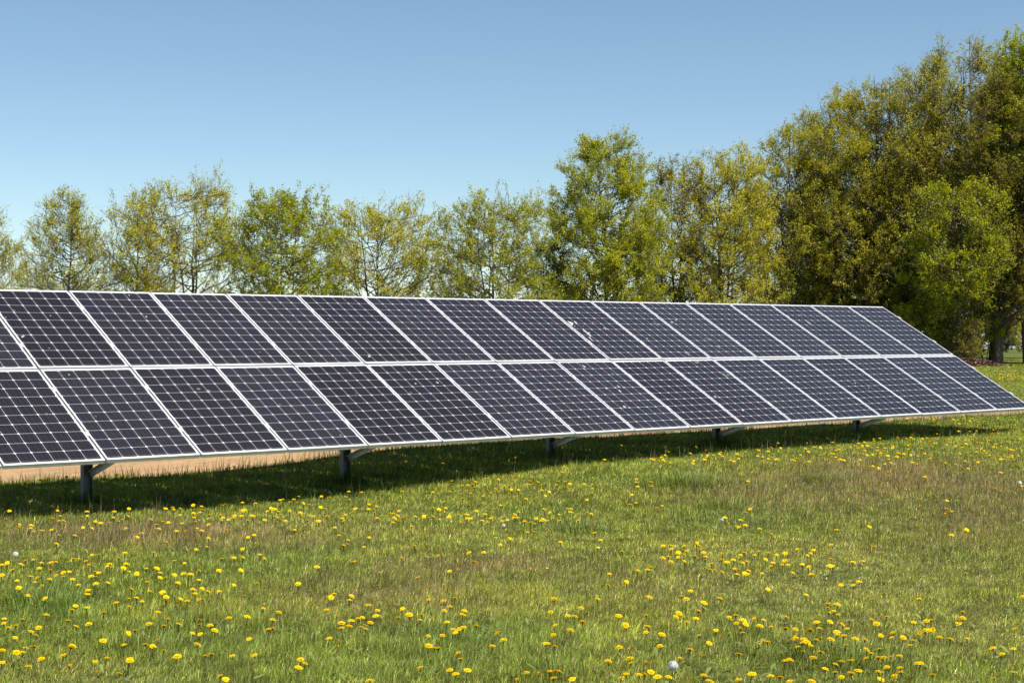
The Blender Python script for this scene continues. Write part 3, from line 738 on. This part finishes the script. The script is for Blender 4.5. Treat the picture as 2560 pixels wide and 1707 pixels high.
def lawn():
    bands = [(6.6, 10, 9000), (10, 14, 6200), (14, 20, 4000), (20, 33, 2000), (33, 60, 420)]
    X = []; Y = []
    for z0, z1, dens in bands:
        wmax = .335 * z1 + .7; n = int(dens * (z1 - z0) * wmax * 2)
        z = RNG.uniform(z0, z1, n); l = RNG.uniform(-wmax, wmax, n)
        k = np.abs(l) < .335 * z + .7
        z, l = z[k], l[k]
        x = CAM[0] + AX[0, 2] * z + AX[0, 0] * l; y = CAM[1] + AX[1, 2] * z + AX[1, 0] * l
        if z0 >= 20:      # nothing of the turf shows behind the array
            k = (y < 5.0) | (x > 2.0); x, y = x[k], y[k]
        X.append(x); Y.append(y)
    z = RNG.uniform(58, 112, 70000); l = z * RNG.uniform(.2, .345, 70000)      # the far lawn past the right end
    X.append(CAM[0] + AX[0, 2] * z + AX[0, 0] * l); Y.append(CAM[1] + AX[1, 2] * z + AX[1, 0] * l)
    x = np.concatenate(X); y = np.concatenate(Y)
    rf = road_front(x) + RNG.normal(0, .12, len(x))
    k = (y < rf) | (y > ROAD_Y1 - .065 * (x + 16) + RNG.normal(0, .2, len(x))); x, y = x[k], y[k]
    n = len(x); z = gz(x, y); P = np.c_[x, y, z - .005]
    D = depth(np.c_[x, y, z])
    br, dr, lu = field(x, y, BROWN), field(x, y, DRY), field(x, y, LUSH)
    tall = fbm(x, y, 1.4, 1, 3); fine = fbm(x, y, 4.5, 8, 2)
    h = (.030 + .056 * tall * RNG.uniform(.5, 1.25, n)) * (1 + .45 * lu - .25 * dr) * (.45 + 1.15 * fine)
    w = .0025 * (.7 + .6 * RNG.random(n)) * np.clip(D / 9.5, .85, 3.2) * np.where(D > 57, 3.0, 1)
    az = RNG.uniform(0, 2 * math.pi, n); lean = np.abs(RNG.normal(.85, .42, n)) + .25 * dr
    mixn = np.clip(fbm(x, y, .9, 4, 3) * 1.6 - .3 + RNG.normal(0, .18, n), 0, 1)
    G0, G1 = np.array([.15, .20, .022]), np.array([.30, .31, .042])
    col = G0 * (1 - mixn[:, None]) + G1 * mixn[:, None]
    col = col * (1 - .55 * lu[:, None]) + np.array([.10, .185, .045]) * .55 * lu[:, None]
    ks = RNG.random(n) < (.07 + .27 * dr + .16 * br + .05 * (fine > .55))
    straw = np.array([.46, .37, .19]) * RNG.uniform(.55, 1.15, (n, 1))
    col[ks] = straw[ks]; lean[ks] += .35; h[ks] *= .85
    kb = RNG.random(n) < br * .46
    col[kb] = (np.array([.27, .185, .09]) * RNG.uniform(.6, 1.25, (n, 1)))[kb]
    ush = np.exp(-((y - 1.9) / 1.9) ** 4) * (x < .5); h *= 1 + .35 * ush
    h[kb] *= 1.75; w[kb] *= .55; lean[kb] *= .6
    col *= np.exp(RNG.normal(-.04, .48, (n, 1))) * (.35 + 1.30 * fbm(x, y, 9.0, 12, 2))[:, None] * np.array([1.14, 1.12, 1.20])
    parts = [(P, h, w, az, lean, col)]
    for px, py, r, hh in TUFTS:
        s = 2560 / 2352; c = at(px * s, py * s); m = int(230 * (r / .35) ** 2)
        q = RNG.normal(0, r * .55, (m, 2)); xx, yy = c[0] + q[:, 0], c[1] + q[:, 1]
        Dk = depth(np.array([c]))[0]
        az_ = np.arctan2(q[:, 1], q[:, 0]) + RNG.normal(0, .6, m)
        rr = np.hypot(q[:, 0], q[:, 1]) / r
        parts.append((np.c_[xx, yy, gz(xx, yy) - .01], hh * .72 * RNG.uniform(.5, 1.2, m) * np.clip(1.2 - .4 * rr, .4, 1), .0045 * RNG.uniform(.7, 1.3, m) * max(1, Dk / 11), az_, RNG.uniform(.15, .55, m) + .35 * rr, np.array([.20, .25, .045]) * RNG.uniform(.55, 1.5, (m, 1))))
    for px in (-15.72, -12.52, -9.32, -6.14, -2.90):      # long grass the mower missed round the posts
        m = 420; xx = px + RNG.normal(0, .16, m); yy = PY - .05 + RNG.normal(0, .13, m)
        parts.append((np.c_[xx, yy, gz(xx, yy) - .01], RNG.uniform(.08, .24, m), .006 * RNG.uniform(.7, 1.3, m), RNG.uniform(0, 6.3, m), RNG.uniform(.05, .7, m), np.array([.10, .14, .022]) * RNG.uniform(.6, 1.4, (m, 1))))
    # taller seed stalks, and long blades along the edge of the dirt road
    m = 5200; z_ = RNG.uniform(9, 30, m); l = RNG.uniform(-.34, .34, m) * z_
    xx = CAM[0] + AX[0, 2] * z_ + AX[0, 0] * l; yy = CAM[1] + AX[1, 2] * z_ + AX[1, 0] * l; k = yy < 2.9; xx, yy, z_ = xx[k], yy[k], z_[k]; m = len(xx)
    parts.append((np.c_[xx, yy, gz(xx, yy)], RNG.uniform(.12, .26, m), .0028 * np.clip(z_ / 10, .8, 2.4), RNG.uniform(0, 6.3, m), RNG.uniform(.05, .5, m), np.where(RNG.random((m, 1)) < .45, np.array([[.30, .24, .13]]), np.array([[.11, .14, .035]])) * RNG.uniform(.7, 1.2, (m, 1))))
    m = 9000; xx = RNG.uniform(-23, 8, m); yy = road_front(xx) + RNG.normal(-.16, .15, m)
    parts.append((np.c_[xx, yy, gz(xx, yy)], RNG.gamma(2.2, .034, m) + .02, .007 * RNG.uniform(.6, 1.2, m), RNG.uniform(0, 6.3, m), RNG.uniform(.05, .6, m), np.array([.085, .125, .02]) * RNG.uniform(.6, 1.4, (m, 1))))
    Vs, Ls, Ss, Ts, Cs = [], [], [], [], []; nv = nl = 0
    for p in parts:
        V, lp, s_, t_, c_ = blades(*p)
        Vs.append(V); Ls.append(lp + nv); Ss.append(s_ + nl); Ts.append(t_); Cs.append(c_); nv += len(V); nl += len(lp)
    me = mesh_np('grass', np.concatenate(Vs), np.concatenate(Ls), np.concatenate(Ss), np.concatenate(Ts), mats=[M_GRASS], color=np.concatenate(Cs))
    o = link('grass', me); tag(o, 'uneven meadow grass, green with straw and reddish seed-head patches', 'grass', kind='stuff')
lawn()
def weeds():
    """broad dandelion and plantain leaves lying among the blades"""
    n = 7500; z = 7 + 24 * RNG.random(n) ** 1.3; l = RNG.uniform(-.34, .34, n) * z
    x = CAM[0] + AX[0, 2] * z + AX[0, 0] * l; y = CAM[1] + AX[1, 2] * z + AX[1, 0] * l
    x = x + .22 * np.round(RNG.normal(0, 1, n)); k = (y < 3.0) & (fbm(x, y, 1.7, 6, 2) > .42); x, y = x[k], y[k]; n = len(x)
    P = np.c_[x, y, gz(x, y) + .03]; az = RNG.uniform(0, 6.28, n); el = RNG.uniform(.05, .75, n)
    d = np.c_[np.cos(az) * np.cos(el), np.sin(az) * np.cos(el), np.sin(el)]; s = np.c_[-np.sin(az), np.cos(az), np.zeros(n)]
    L_ = RNG.uniform(.035, .085, n)[:, None]; W_ = L_ * RNG.uniform(.10, .17, (n, 1)); dn = np.array([0, 0, -1.])
    pts = [P, P + d * L_ * .35 + s * W_ * .7, P + d * L_ * .72 + s * W_ + dn * L_ * .06, P + d * L_ + dn * L_ * .16, P + d * L_ * .72 - s * W_ + dn * L_ * .06, P + d * L_ * .35 - s * W_ * .7]
    V = np.stack(pts, 1).reshape(-1, 3); o = (np.arange(n) * 6)[:, None]
    Q = np.concatenate([o + np.array([0, 1, 2, 5])[None], o + np.array([5, 2, 3, 4])[None]], 1).reshape(-1, 4)
    col = np.array([.17, .22, .05]) * RNG.uniform(.6, 1.5, (n, 1)) + np.array([.02, .01, .01]) * RNG.random((n, 1))
    o = link('weed_leaves', quads_np('weed_leaves', V, Q, mats=[M_GRASS], color=np.repeat(col, 2, 0)))
    tag(o, 'broad dandelion and plantain leaves scattered low in the grass', 'weed leaves', kind='stuff')
weeds()

# ------------------------------------------------------------------ dandelions
def head_arrays(kind, g, low=False):
    """a flower head of radius 1 facing +Z: vertices, faces, material indices (0 petals, 1 bud)"""
    V = []; Fc = []; M = []
    rows = {0: [(1.0, .10, 18), (.82, .28, 16), (.60, .40, 12), (.36, .44, 8)], 1: [(1.0, -.02, 18), (.80, .12, 16), (.55, .22, 12), (.3, .26, 7)], 2: [(.62, .95, 12), (.46, 1.02, 9), (.25, 1.05, 6)]}[kind]
    if low: rows = [(r, z, max(5, n // 2)) for r, z, n in rows[:3]]
    for r, z, n in rows:
        for i in range(n):
            a = (i + g.uniform(-.3, .3)) * 2 * math.pi / n; rr = r * g.uniform(.88, 1.08); zz = z + g.uniform(-.06, .08); wd = 1.15 * math.pi * r / n * .8
            r0 = .12; ca, sa = math.cos(a), math.sin(a); b = len(V)
            V += [(r0 * ca + sa * .05, r0 * sa - ca * .05, .12), (r0 * ca - sa * .05, r0 * sa + ca * .05, .12), (rr * ca - sa * wd, rr * sa + ca * wd, zz), (rr * 1.06 * ca, rr * 1.06 * sa, zz - .03), (rr * ca + sa * wd, rr * sa - ca * wd, zz)]
            Fc += [(b, b + 1, b + 2, b + 3, b + 4)]; M.append(0)
    n = 5 if low else 8; b = len(V)
    for r, z in ((.08, -.36), (.22, -.26), (.26, .04)):
        for i in range(n): V.append((r * math.cos(i * 2 * math.pi / n), r * math.sin(i * 2 * math.pi / n), z))
    for k in range(2):
        for i in range(n): j = (i + 1) % n; Fc.append((b + k * n + i, b + k * n + j, b + (k + 1) * n + j, b + (k + 1) * n + i)); M.append(1)
    return np.array(V), Fc, M
g_ = np.random.default_rng(21)
HEADS = []
for kind, matr in ((0, M_YELLOW), (1, M_YELLOW), (0, M_YELLOW), (2, M_ORANGE), (1, M_ORANGE)):
    V, Fc, M_ = head_arrays(kind, g_)
    HEADS.append(mesh('flower_head', V, Fc, [matr, M_CALYX], mat_idx=M_))
def stem_mesh(bx, by):
    t = np.linspace(0, 1, 5); p = np.c_[bx * t ** 2, by * t ** 2, t][None]
    V, Q = tubes(p, np.full((1, 5), .045) * np.array([1.1, 1, .95, .9, .9]), 5)
    V[:, :2] = V[:, :2]; return quads_np('stem', V, Q, mats=[M_STEM], smooth=True)
STEMS = [stem_mesh(bx, by) for bx, by in ((0, 0), (.12, .05), (-.1, .1), (.05, -.15))]
SBEND = [(0, 0), (.12, .05), (-.1, .1), (.05, -.15)]

def Z(ox, oy, s, lst): return [(ox + x / s, oy + y / s) for x, y in lst]
FL = []
FL += Z(0, 900, 2.7506, [(18, 1023), (65, 1038), (42, 1092), (135, 1130), (215, 1137), (212, 1157), (292, 1174), (354, 1167), (365, 1090), (415, 1072), (407, 1104), (440, 1104), (554, 1075), (600, 1072), (570, 1150), (612, 1130), (655, 1110), (692, 1118), (693, 1133), (747, 1118), (780, 1083), (815, 1110), (842, 1098), (881, 1075), (866, 1158), (785, 1040), (598, 1040), (1037, 1097), (1078, 1132), (1100, 1108), (1120, 1110), (1157, 1115), (1240, 1020), (1238, 1065), (1328, 998), (1330, 1053), (1345, 1113), (1372, 1110), (1384, 1028), (1375, 1048), (1438, 1063), (1432, 1132), (1515, 1065), (1523, 1096), (1527, 997), (1552, 996), (1613, 1070), (1660, 1072), (1684, 1030), (1560, 1170), (1705, 1217), (1748, 1203), (1925, 962), (1945, 958), (2020, 956), (2053, 938), (1995, 972), (2040, 982), (2086, 985), (2210, 937), (2262, 943), (2205, 1012), (2237, 1020), (1838, 1040), (1865, 1020), (1890, 1025), (1915, 1040), (1927, 1060), (1905, 1080), (1733, 1070), (1820, 1100), (2065, 1050), (2026, 1165), (2190, 1105), (2303, 1150), (2330, 1205), (1757, 985), (1668, 980), (1157, 985), (1080, 975),
    (632, 1340), (678, 1335), (388, 1385), (507, 1368), (548, 1370), (592, 1382), (627, 1395), (755, 1402), (766, 1430), (815, 1360), (858, 1325), (788, 1313), (284, 1392), (228, 1375), (162, 1410), (83, 1440), (12, 1408), (12, 1480), (208, 1487), (385, 1482), (435, 1463), (476, 1454), (500, 1505), (655, 1455), (888, 1452), (850, 1430), (1055, 1325), (1198, 1376), (1268, 1396), (1100, 1460), (1100, 1496), (1137, 1495), (1225, 1533), (1010, 1522), (1148, 1253), (1423, 1285), (1525, 1362), (1610, 1360), (1670, 1358), (1668, 1300), (1785, 1340), (1820, 1366), (1658, 1443), (1505, 1447), (1315, 1472), (2050, 1538), (2250, 1357), (2180, 1420), (405, 1205), (515, 1207), (390, 1265), (975, 1190), (945, 1215), (1435, 1222), (1285, 1305), (1350, 1302), (350, 1390), (735, 1415), (240, 1527), (290, 1562), (1200, 1475), (1260, 1470)])
FL += Z(850, 900, 2.7506, [(38, 938), (65, 962), (60, 905), (148, 910), (427, 900), (200, 990), (250, 1003), (105, 1020), (195, 1025), (38, 1065), (85, 1075), (235, 1048), (257, 1088), (15, 1090), (345, 1053), (370, 1052), (405, 1038), (398, 1070), (435, 1082), (380, 1087), (407, 1106), (492, 1145), (202, 1220), (57, 1235), (25, 1275), (52, 1275), (165, 1285), (511, 1276), (425, 1363), (97, 1385), (150, 1410), (533, 1493), (270, 1460), (518, 1076), (578, 1073), (640, 1075), (683, 1095), (750, 1076), (835, 1112), (907, 1120), (815, 1060), (868, 1060), (720, 1048), (680, 1028), (637, 1013), (727, 1018), (940, 1038), (893, 1005), (843, 950), (770, 832), (843, 861), (880, 861), (913, 857), (932, 838), (928, 875), (895, 913), (757, 902), (676, 927), (640, 907), (982, 935), (1005, 866), (1040, 913), (1075, 852), (1083, 900), (1070, 885), (1105, 997), (1033, 1087), (1115, 1108), (1150, 1100), (1195, 1085), (1218, 1080), (1130, 865), (1163, 865), (1178, 890), (1228, 893), (1243, 917), (1307, 832), (1283, 853), (1300, 857), (1330, 852), (1365, 840), (1390, 893), (1440, 905), (1413, 932), (1280, 955), (1197, 803), (1018, 815), (1090, 820), (1527, 770), (1561, 748), (1618, 755), (1752, 728), (1820, 683), (1502, 832), (1550, 833), (1580, 852), (1490, 855), (1586, 902), (1677, 853), (1735, 852), (1732, 884), (1697, 960), (1625, 988), (1563, 1018), (1583, 1043), (1697, 1046), (1638, 1101), (1397, 1096), (1313, 1118), (1270, 1110), (1290, 1185), (1333, 1182), (1440, 1178), (1170, 1225), (1065, 1220), (1103, 1270), (1516, 1250), (1750, 1190), (1793, 1235), (1890, 1237), (1773, 1287), (1940, 1318), (2020, 1345), (2220, 1278), (2280, 1275), (2278, 1297), (2257, 1352), (2222, 1360), (2275, 1385), (2325, 1355), (2325, 1322), (2048, 1448), (2115, 1438), (2140, 1427), (1970, 1523), (1845, 1548), (1852, 1470), (1315, 1442), (1423, 1428), (812, 1445), (752, 1450), (885, 1323), (990, 1323), (920, 1385), (675, 1346), (2035, 838), (2038, 818), (2047, 868), (2018, 903), (2008, 925), (2037, 980), (1990, 995), (2180, 1015), (2217, 1000), (2137, 840), (2143, 868), (2140, 680), (2160, 685), (2195, 695), (2235, 655), (2260, 630), (2258, 685), (2205, 675), (1982, 820)])
FL += Z(1700, 970, 2.7349, [(92, 497), (88, 515), (230, 460), (277, 440), (290, 467), (228, 508), (345, 493), (400, 482), (420, 465), (442, 432), (278, 570), (464, 637), (527, 420), (530, 465), (630, 473), (675, 437), (690, 410), (755, 415), (728, 468), (782, 493), (823, 457), (835, 465), (870, 380), (858, 415), (955, 458), (1000, 490), (963, 410), (1015, 390), (1045, 370), (1065, 473), (1080, 395), (1110, 425), (1132, 497), (1160, 400), (1165, 415), (1195, 393), (1222, 378), (1218, 410), (1240, 405), (1280, 395), (1280, 460), (1325, 385), (1320, 410), (1350, 405), (1350, 425), (1412, 415), (1487, 340), (1520, 370), (1533, 388), (1550, 345), (1562, 415), (1582, 312), (1560, 392), (1590, 395), (1650, 415), (1657, 348), (1690, 345), (1637, 372), (1672, 447), (1700, 487), (1730, 485), (1760, 482), (1785, 505), (1840, 372), (1842, 350), (1885, 395), (1905, 358), (1922, 385), (1925, 405), (1955, 347), (2000, 352), (2040, 372), (2065, 375), (2110, 355), (2035, 410), (2060, 415), (2145, 403), (2155, 385), (2195, 398), (2270, 460), (2315, 465), (2285, 427), (2175, 465), (2192, 488), (2250, 492), (2037, 505), (1950, 500), (1885, 520), (1930, 545), (1970, 550), (1815, 510), (1725, 520), (1590, 510), (1620, 520), (1440, 512), (1400, 520), (1360, 548), (1320, 535), (1423, 580), (1555, 600), (1675, 607), (2193, 577), (2155, 685), (2335, 668), (1643, 765), (1825, 770), (1820, 820), (1860, 846), (1818, 865), (478, 828), (447, 848), (306, 886), (413, 903), (447, 935), (402, 952), (545, 963), (625, 998), (238, 1005), (1068, 970), (1296, 946), (1855, 1002), (1960, 967), (115, 1058), (27, 1080), (45, 1110), (132, 1080), (134, 1103), (20, 1133), (290, 1130), (283, 1178), (440, 1127), (537, 1118), (660, 1140), (170, 1172), (215, 1202), (178, 1227), (240, 1247), (205, 1242), (365, 1172), (388, 1155), (455, 1185), (430, 1193), (375, 1235), (467, 1250), (390, 1275), (585, 1172), (625, 1213), (715, 1180), (700, 1205), (738, 1210), (530, 1247), (560, 1264), (773, 1265), (838, 1203), (880, 1220), (897, 1275), (1180, 1190), (1250, 1180), (1327, 1088), (1380, 1120), (1033, 1072), (1100, 1347), (1952, 1262), (1225, 1325), (290, 1258)])
FL += Z(0, 1300, 2.767, [(130, 468), (290, 472), (245, 433), (310, 540), (195, 520), (610, 487), (607, 508), (522, 595), (600, 608), (508, 630), (25, 685), (25, 717), (55, 752), (105, 817), (210, 778), (242, 800), (28, 906), (105, 920), (152, 924), (248, 880), (310, 663), (467, 703), (537, 737), (610, 728), (712, 645), (708, 835), (882, 783), (928, 770), (512, 878), (482, 890), (437, 945), (652, 977), (665, 1066), (823, 1070), (884, 973), (893, 600), (803, 572), (893, 540), (945, 540), (985, 560), (1037, 492), (1122, 497), (1150, 532), (1145, 557), (1250, 543), (1295, 557), (1373, 560), (1350, 505), (1335, 480), (1398, 470), (1513, 495), (1105, 645), (1150, 690), (1022, 725), (1378, 728), (1443, 735), (1320, 783), (1372, 790), (1485, 768), (1057, 880), (1020, 865), (1120, 906), (1433, 945), (1620, 945), (1770, 938), (1722, 825), (1595, 682), (1705, 670), (1885, 690), (1815, 612), (1938, 645), (1870, 760), (1900, 757), (1535, 1085), (1230, 720), (1380, 690), (1620, 447), (2060, 440), (2080, 970), (2095, 995), (2055, 1022), (2250, 628), (2310, 512), (2290, 533), (2330, 675), (2268, 820), (2340, 885), (5, 985), (1780, 440), (1440, 497), (150, 695), (110, 733)])
FL += Z(850, 1440, 2.767, [(80, 140), (65, 168), (190, 212), (250, 240), (240, 280), (165, 292), (125, 300), (210, 328), (68, 312), (10, 332), (55, 355), (22, 365), (135, 355), (185, 370), (420, 227), (400, 292), (490, 273), (575, 273), (553, 308), (620, 172), (715, 180), (755, 217), (712, 243), (795, 150), (862, 243), (848, 275), (732, 318), (775, 378), (797, 393), (825, 370), (852, 362), (940, 352), (608, 422), (708, 416), (600, 488), (650, 506), (692, 504), (808, 543), (832, 583), (556, 642), (752, 655), (793, 682), (1083, 402), (1130, 450), (1065, 490), (1282, 675), (1387, 692), (1440, 657), (1478, 658), (1505, 668), (1478, 717), (1597, 718), (1488, 345), (1565, 278), (1613, 285), (1592, 382), (1415, 470), (1470, 490), (1475, 412), (1688, 325), (1677, 226), (1783, 155), (1857, 62), (1980, 40), (1915, 281), (1988, 345), (2140, 148), (2130, 275), (2140, 350), (2127, 395), (2213, 410), (2225, 487), (2337, 262), (2325, 290), (1990, 520), (1868, 597), (2003, 578), (2010, 607), (2133, 612), (2150, 670), (1980, 678), (1935, 703), (2065, 690), (2105, 692), (2182, 698), (2280, 705), (1945, 500), (1245, 736), (200, 735), (2348, 570), (535, 8), (1455, 255), (1492, 165), (872, 652)])
FL += Z(1700, 1440, 2.7349, [(75, 101), (18, 143), (38, 165), (155, 185), (123, 247), (275, 158), (30, 285), (45, 320), (100, 290), (602, 88), (735, 109), (862, 125), (340, 295), (375, 277), (435, 305), (500, 298), (385, 330), (450, 332), (535, 345), (620, 353), (713, 286), (720, 366), (780, 366), (418, 394), (403, 370), (190, 462), (278, 428), (245, 372), (535, 476), (607, 458), (400, 540), (145, 547), (57, 507), (8, 565), (148, 687), (190, 727), (412, 720), (477, 672), (607, 687), (697, 700), (708, 585), (740, 575), (770, 411), (787, 435), (845, 433), (795, 452), (838, 465), (870, 459), (930, 446), (803, 489), (962, 526), (908, 565), (993, 637), (1047, 663), (1105, 694), (1018, 197), (1063, 196), (1023, 220), (1050, 246), (1025, 250), (1090, 271), (1040, 316), (1110, 334), (1130, 365), (1060, 384), (1072, 405), (1122, 478), (1163, 581), (1197, 432), (1265, 448), (1307, 305), (1398, 283), (1275, 508), (1293, 535), (1350, 503), (1282, 565), (1357, 568), (1440, 565), (1232, 650), (1375, 708), (1440, 724), (1452, 686), (1505, 637), (1510, 668), (1375, 670), (1455, 396), (1455, 422), (1512, 424), (1582, 443), (1600, 320), (1672, 313), (1725, 308), (1640, 397), (1675, 376), (1700, 377), (1727, 374), (1775, 430), (1835, 437), (1893, 324), (1930, 252), (1975, 433), (1945, 292), (1630, 157), (2155, 335), (2287, 367), (2187, 537), (2150, 497), (2280, 499), (2290, 661), (2158, 705), (1632, 600), (1607, 603), (1722, 684), (2345, 147), (1097, 62), (1225, 40), (1183, 60), (120, 410), (570, 305), (930, 320), (570, 440), (750, 580), (900, 728), (750, 727)])
heads = []
seen = set()
for px, py in FL:
    key = (round(px / 7), round(py / 6))
    if key in seen or py > 1712: continue
    seen.add(key)
    hgt = random.uniform(.055, .10) if py > 1300 else random.uniform(.07, .12)
    heads.append((px, py, hgt))
# further flowers in the same drifts, too small in the photo to tell apart one by one
def drift(n, x0, x1, y0, y1, slope=0.0):
    for _ in range(n):
        x = random.uniform(x0, x1); heads.append((x, random.uniform(y0, y1) + slope * (x - x0), random.uniform(.065, .11)))
drift(60, 2260, 2560, 1040, 1085); drift(70, 2150, 2560, 1085, 1150); drift(30, 1900, 2300, 1105, 1160); drift(34, 2200, 2480, 1040, 1066)
drift(24, 1560, 1900, 1110, 1160, -.02); drift(55, 60, 900, 1200, 1240, -.11); drift(40, 900, 1700, 1150, 1180, -.09); drift(26, 1750, 2150, 1085, 1110, -.02)
drift(40, 0, 900, 1260, 1330); drift(26, 0, 500, 1400, 1480); drift(26, 900, 1500, 1270, 1310); drift(24, 1700, 2100, 1360, 1440); drift(20, 2000, 2300, 1560, 1690); drift(16, 0, 600, 1560, 1700)
for _ in range(190):     # the yellow drift on the far side of the dirt road
    x, y = random.uniform(2495, 2640), random.gauss(941, 5); heads.append((x, y, random.uniform(.08, .14)))
F = []
for px, py, hgt in heads:
    p = at(px, py, hgt); d = float(depth(np.array([p]))[0])
    if p[1] > road_front(p[0]) - .15 and p[1] < ROAD_Y1 - .065 * (p[0] + 16) + .3: continue
    if d < 6.9: continue
    F.append((d, p, hgt, px, py))
F.sort(key=lambda q: q[0])
kinds = ['open yellow dandelion', 'flat yellow dandelion', 'open yellow dandelion', 'closing orange dandelion', 'flat orange dandelion']
def where(px, py, p):
    col = ['far left', 'left', 'centre left', 'centre', 'centre right', 'right', 'far right'][int(min(6, max(0, px / 2560 * 7)))]
    row = 'in shade under panels' if p[1] > .45 and p[0] < .2 and p[1] < 3.4 else 'along the panel shadow' if p[1] > -1.2 else 'in the upper lawn' if py < 1290 else 'in the middle lawn' if py < 1420 else 'in the near lawn' if py < 1540 else 'in the nearest lawn' if py < 1630 else 'at the bottom edge'
    return '%s, %s' % (row, col)
def stat(d, i): return ['facing up', 'tipped right', 'tipped left', 'facing viewer'][i]
LABELS = {}
far = []
for i, (d, p, hgt, px, py) in enumerate(F):
    kind = random.choices([0, 1, 2, 3, 4], [.36, .30, .26, .05, .03])[0]
    rad = random.uniform(.0142, .0212) * (.8 if kind >= 3 else 1) * (1.0 + .12 * min(1, max(0, (d - 11) / 6)))
    tx, ty = random.gauss(.12, .22), random.gauss(0, .25)     # most heads lean a little to the sun
    if i >= 300:
        far.append((p, hgt, rad, tx, ty, kind)); continue
    ti = 3 if tx > .5 else 1 if ty > .22 else 2 if ty < -.22 else 0
    gp = np.array([p[0], p[1], p[2] - hgt])
    root = empty('dandelion', gp, (0, 0, random.uniform(-.4, .4)))
    si = random.randrange(4)
    tag(root, None, 'dandelion', 'dandelions in flower across the lawn')
    LABELS.setdefault('%s %s %s' % (kinds[kind], stat(d, ti), where(px, py, p)), []).append((px, root))
    s_ = link('stem', STEMS[si], root); s_.scale = (.062, .062, hgt)
    h_ = link('flower_head', HEADS[kind], root, (SBEND[si][0] * .062, SBEND[si][1] * .062, hgt + rad * .25))
    h_.scale = (rad, rad, rad); h_.rotation_euler = (tx, ty, random.uniform(0, 6.28))
for lab, lst in LABELS.items():
    lst.sort(key=lambda q: q[0])
    nm = {1: [''], 2: [', left one', ', right one'], 3: [', left one', ', middle one', ', right one']}.get(len(lst)) or [', %s of %d from left' % (o, len(lst)) for o in ['first', 'second', 'third', 'fourth', 'fifth', 'sixth', 'seventh', 'eighth', 'ninth', 'tenth', 'eleventh', 'twelfth', 'thirteenth', 'fourteenth', 'fifteenth', 'sixteenth', 'seventeenth', 'eighteenth', 'nineteenth', 'twentieth', 'last'][:len(lst)]]
    for (px, root), e in zip(lst, nm): root['label'] = lab + e
FV = []; FF = []; FM = []; nb = 0
LOWH = [head_arrays(k, g_, True) for k in (0, 1, 0, 2, 1)]
for p, hgt, rad, tx, ty, kind in far:
    V, Fc, M_ = LOWH[kind]
    R3 = np.array(Matrix.Rotation(random.uniform(0, 6.28), 3, 'Z').to_3x3()); R4 = np.array((Matrix.Rotation(ty, 3, 'Y') @ Matrix.Rotation(tx, 3, 'X')))
    W_ = (V * rad) @ R3.T @ R4.T + p
    FV += W_.tolist(); FF += [tuple(nb + q for q in f) for f in Fc]; FM += [(0 if kind < 3 else 1) if mm == 0 else 2 for mm in M_]; nb += len(V)
    b = p - np.array([0, 0, hgt]); e = .003
    FV += [(b[0] - e, b[1], b[2]), (b[0] + e, b[1], b[2]), (p[0] + e, p[1], p[2]), (p[0] - e, p[1], p[2])]; FF.append((nb, nb + 1, nb + 2, nb + 3)); FM.append(2); nb += 4
if FV:
    o = link('dandelion_drift', mesh('dandelion_drift', FV, FF, [M_YELLOW, M_ORANGE, M_CALYX], mat_idx=FM))
    tag(o, 'small yellow dandelions massed farther off by the panel shadow', 'dandelions', kind='stuff')

# white seed heads
def clock(px, py, hgt, r, label):
    p = at(px, py, hgt); root = empty('seed_head', p - np.array([0, 0, hgt])); tag(root, label, 'dandelion clock', 'white dandelion clocks in the lawn')
    s_ = link('stem', STEMS[1], root); s_.scale = (.06, .06, hgt)
    g = np.random.default_rng(int(px)); n = 240; d = unit(g.normal(0, 1, (n, 3))); ax = unit(np.cross(d, unit(g.normal(0, 1, (n, 3))))); bx = np.cross(d, ax); c = d * r; k = r * .22
    V = np.stack([c - ax * k, c - bx * k, c + ax * k, c + bx * k], 1).reshape(-1, 3)
    w = np.stack([d * r * .15, d * r * .15 + ax * r * .02, c + ax * r * .02, c], 1).reshape(-1, 3)
    link('seed_ball', quads_np('seed_ball', np.concatenate([V, w]), np.arange(n * 8).reshape(-1, 4), mats=[M_FLUFF]), root, (.12 * .06, .05 * .06, hgt))
clock(1681, 1665, .16, .023, 'fluffy white dandelion clock near the bottom edge, right of centre')
clock(37, 1386, .15, .020, 'fluffy white dandelion clock near the left edge of the lawn')
clock(2549, 1208, .16, .022, 'fluffy white dandelion clock at the right edge of the lawn')
clock(1804, 1300, .12, .016, 'small white dandelion clock in the lawn, right of centre')
clock(1258, 1314, .12, .015, 'small white dandelion clock in the middle of the lawn')
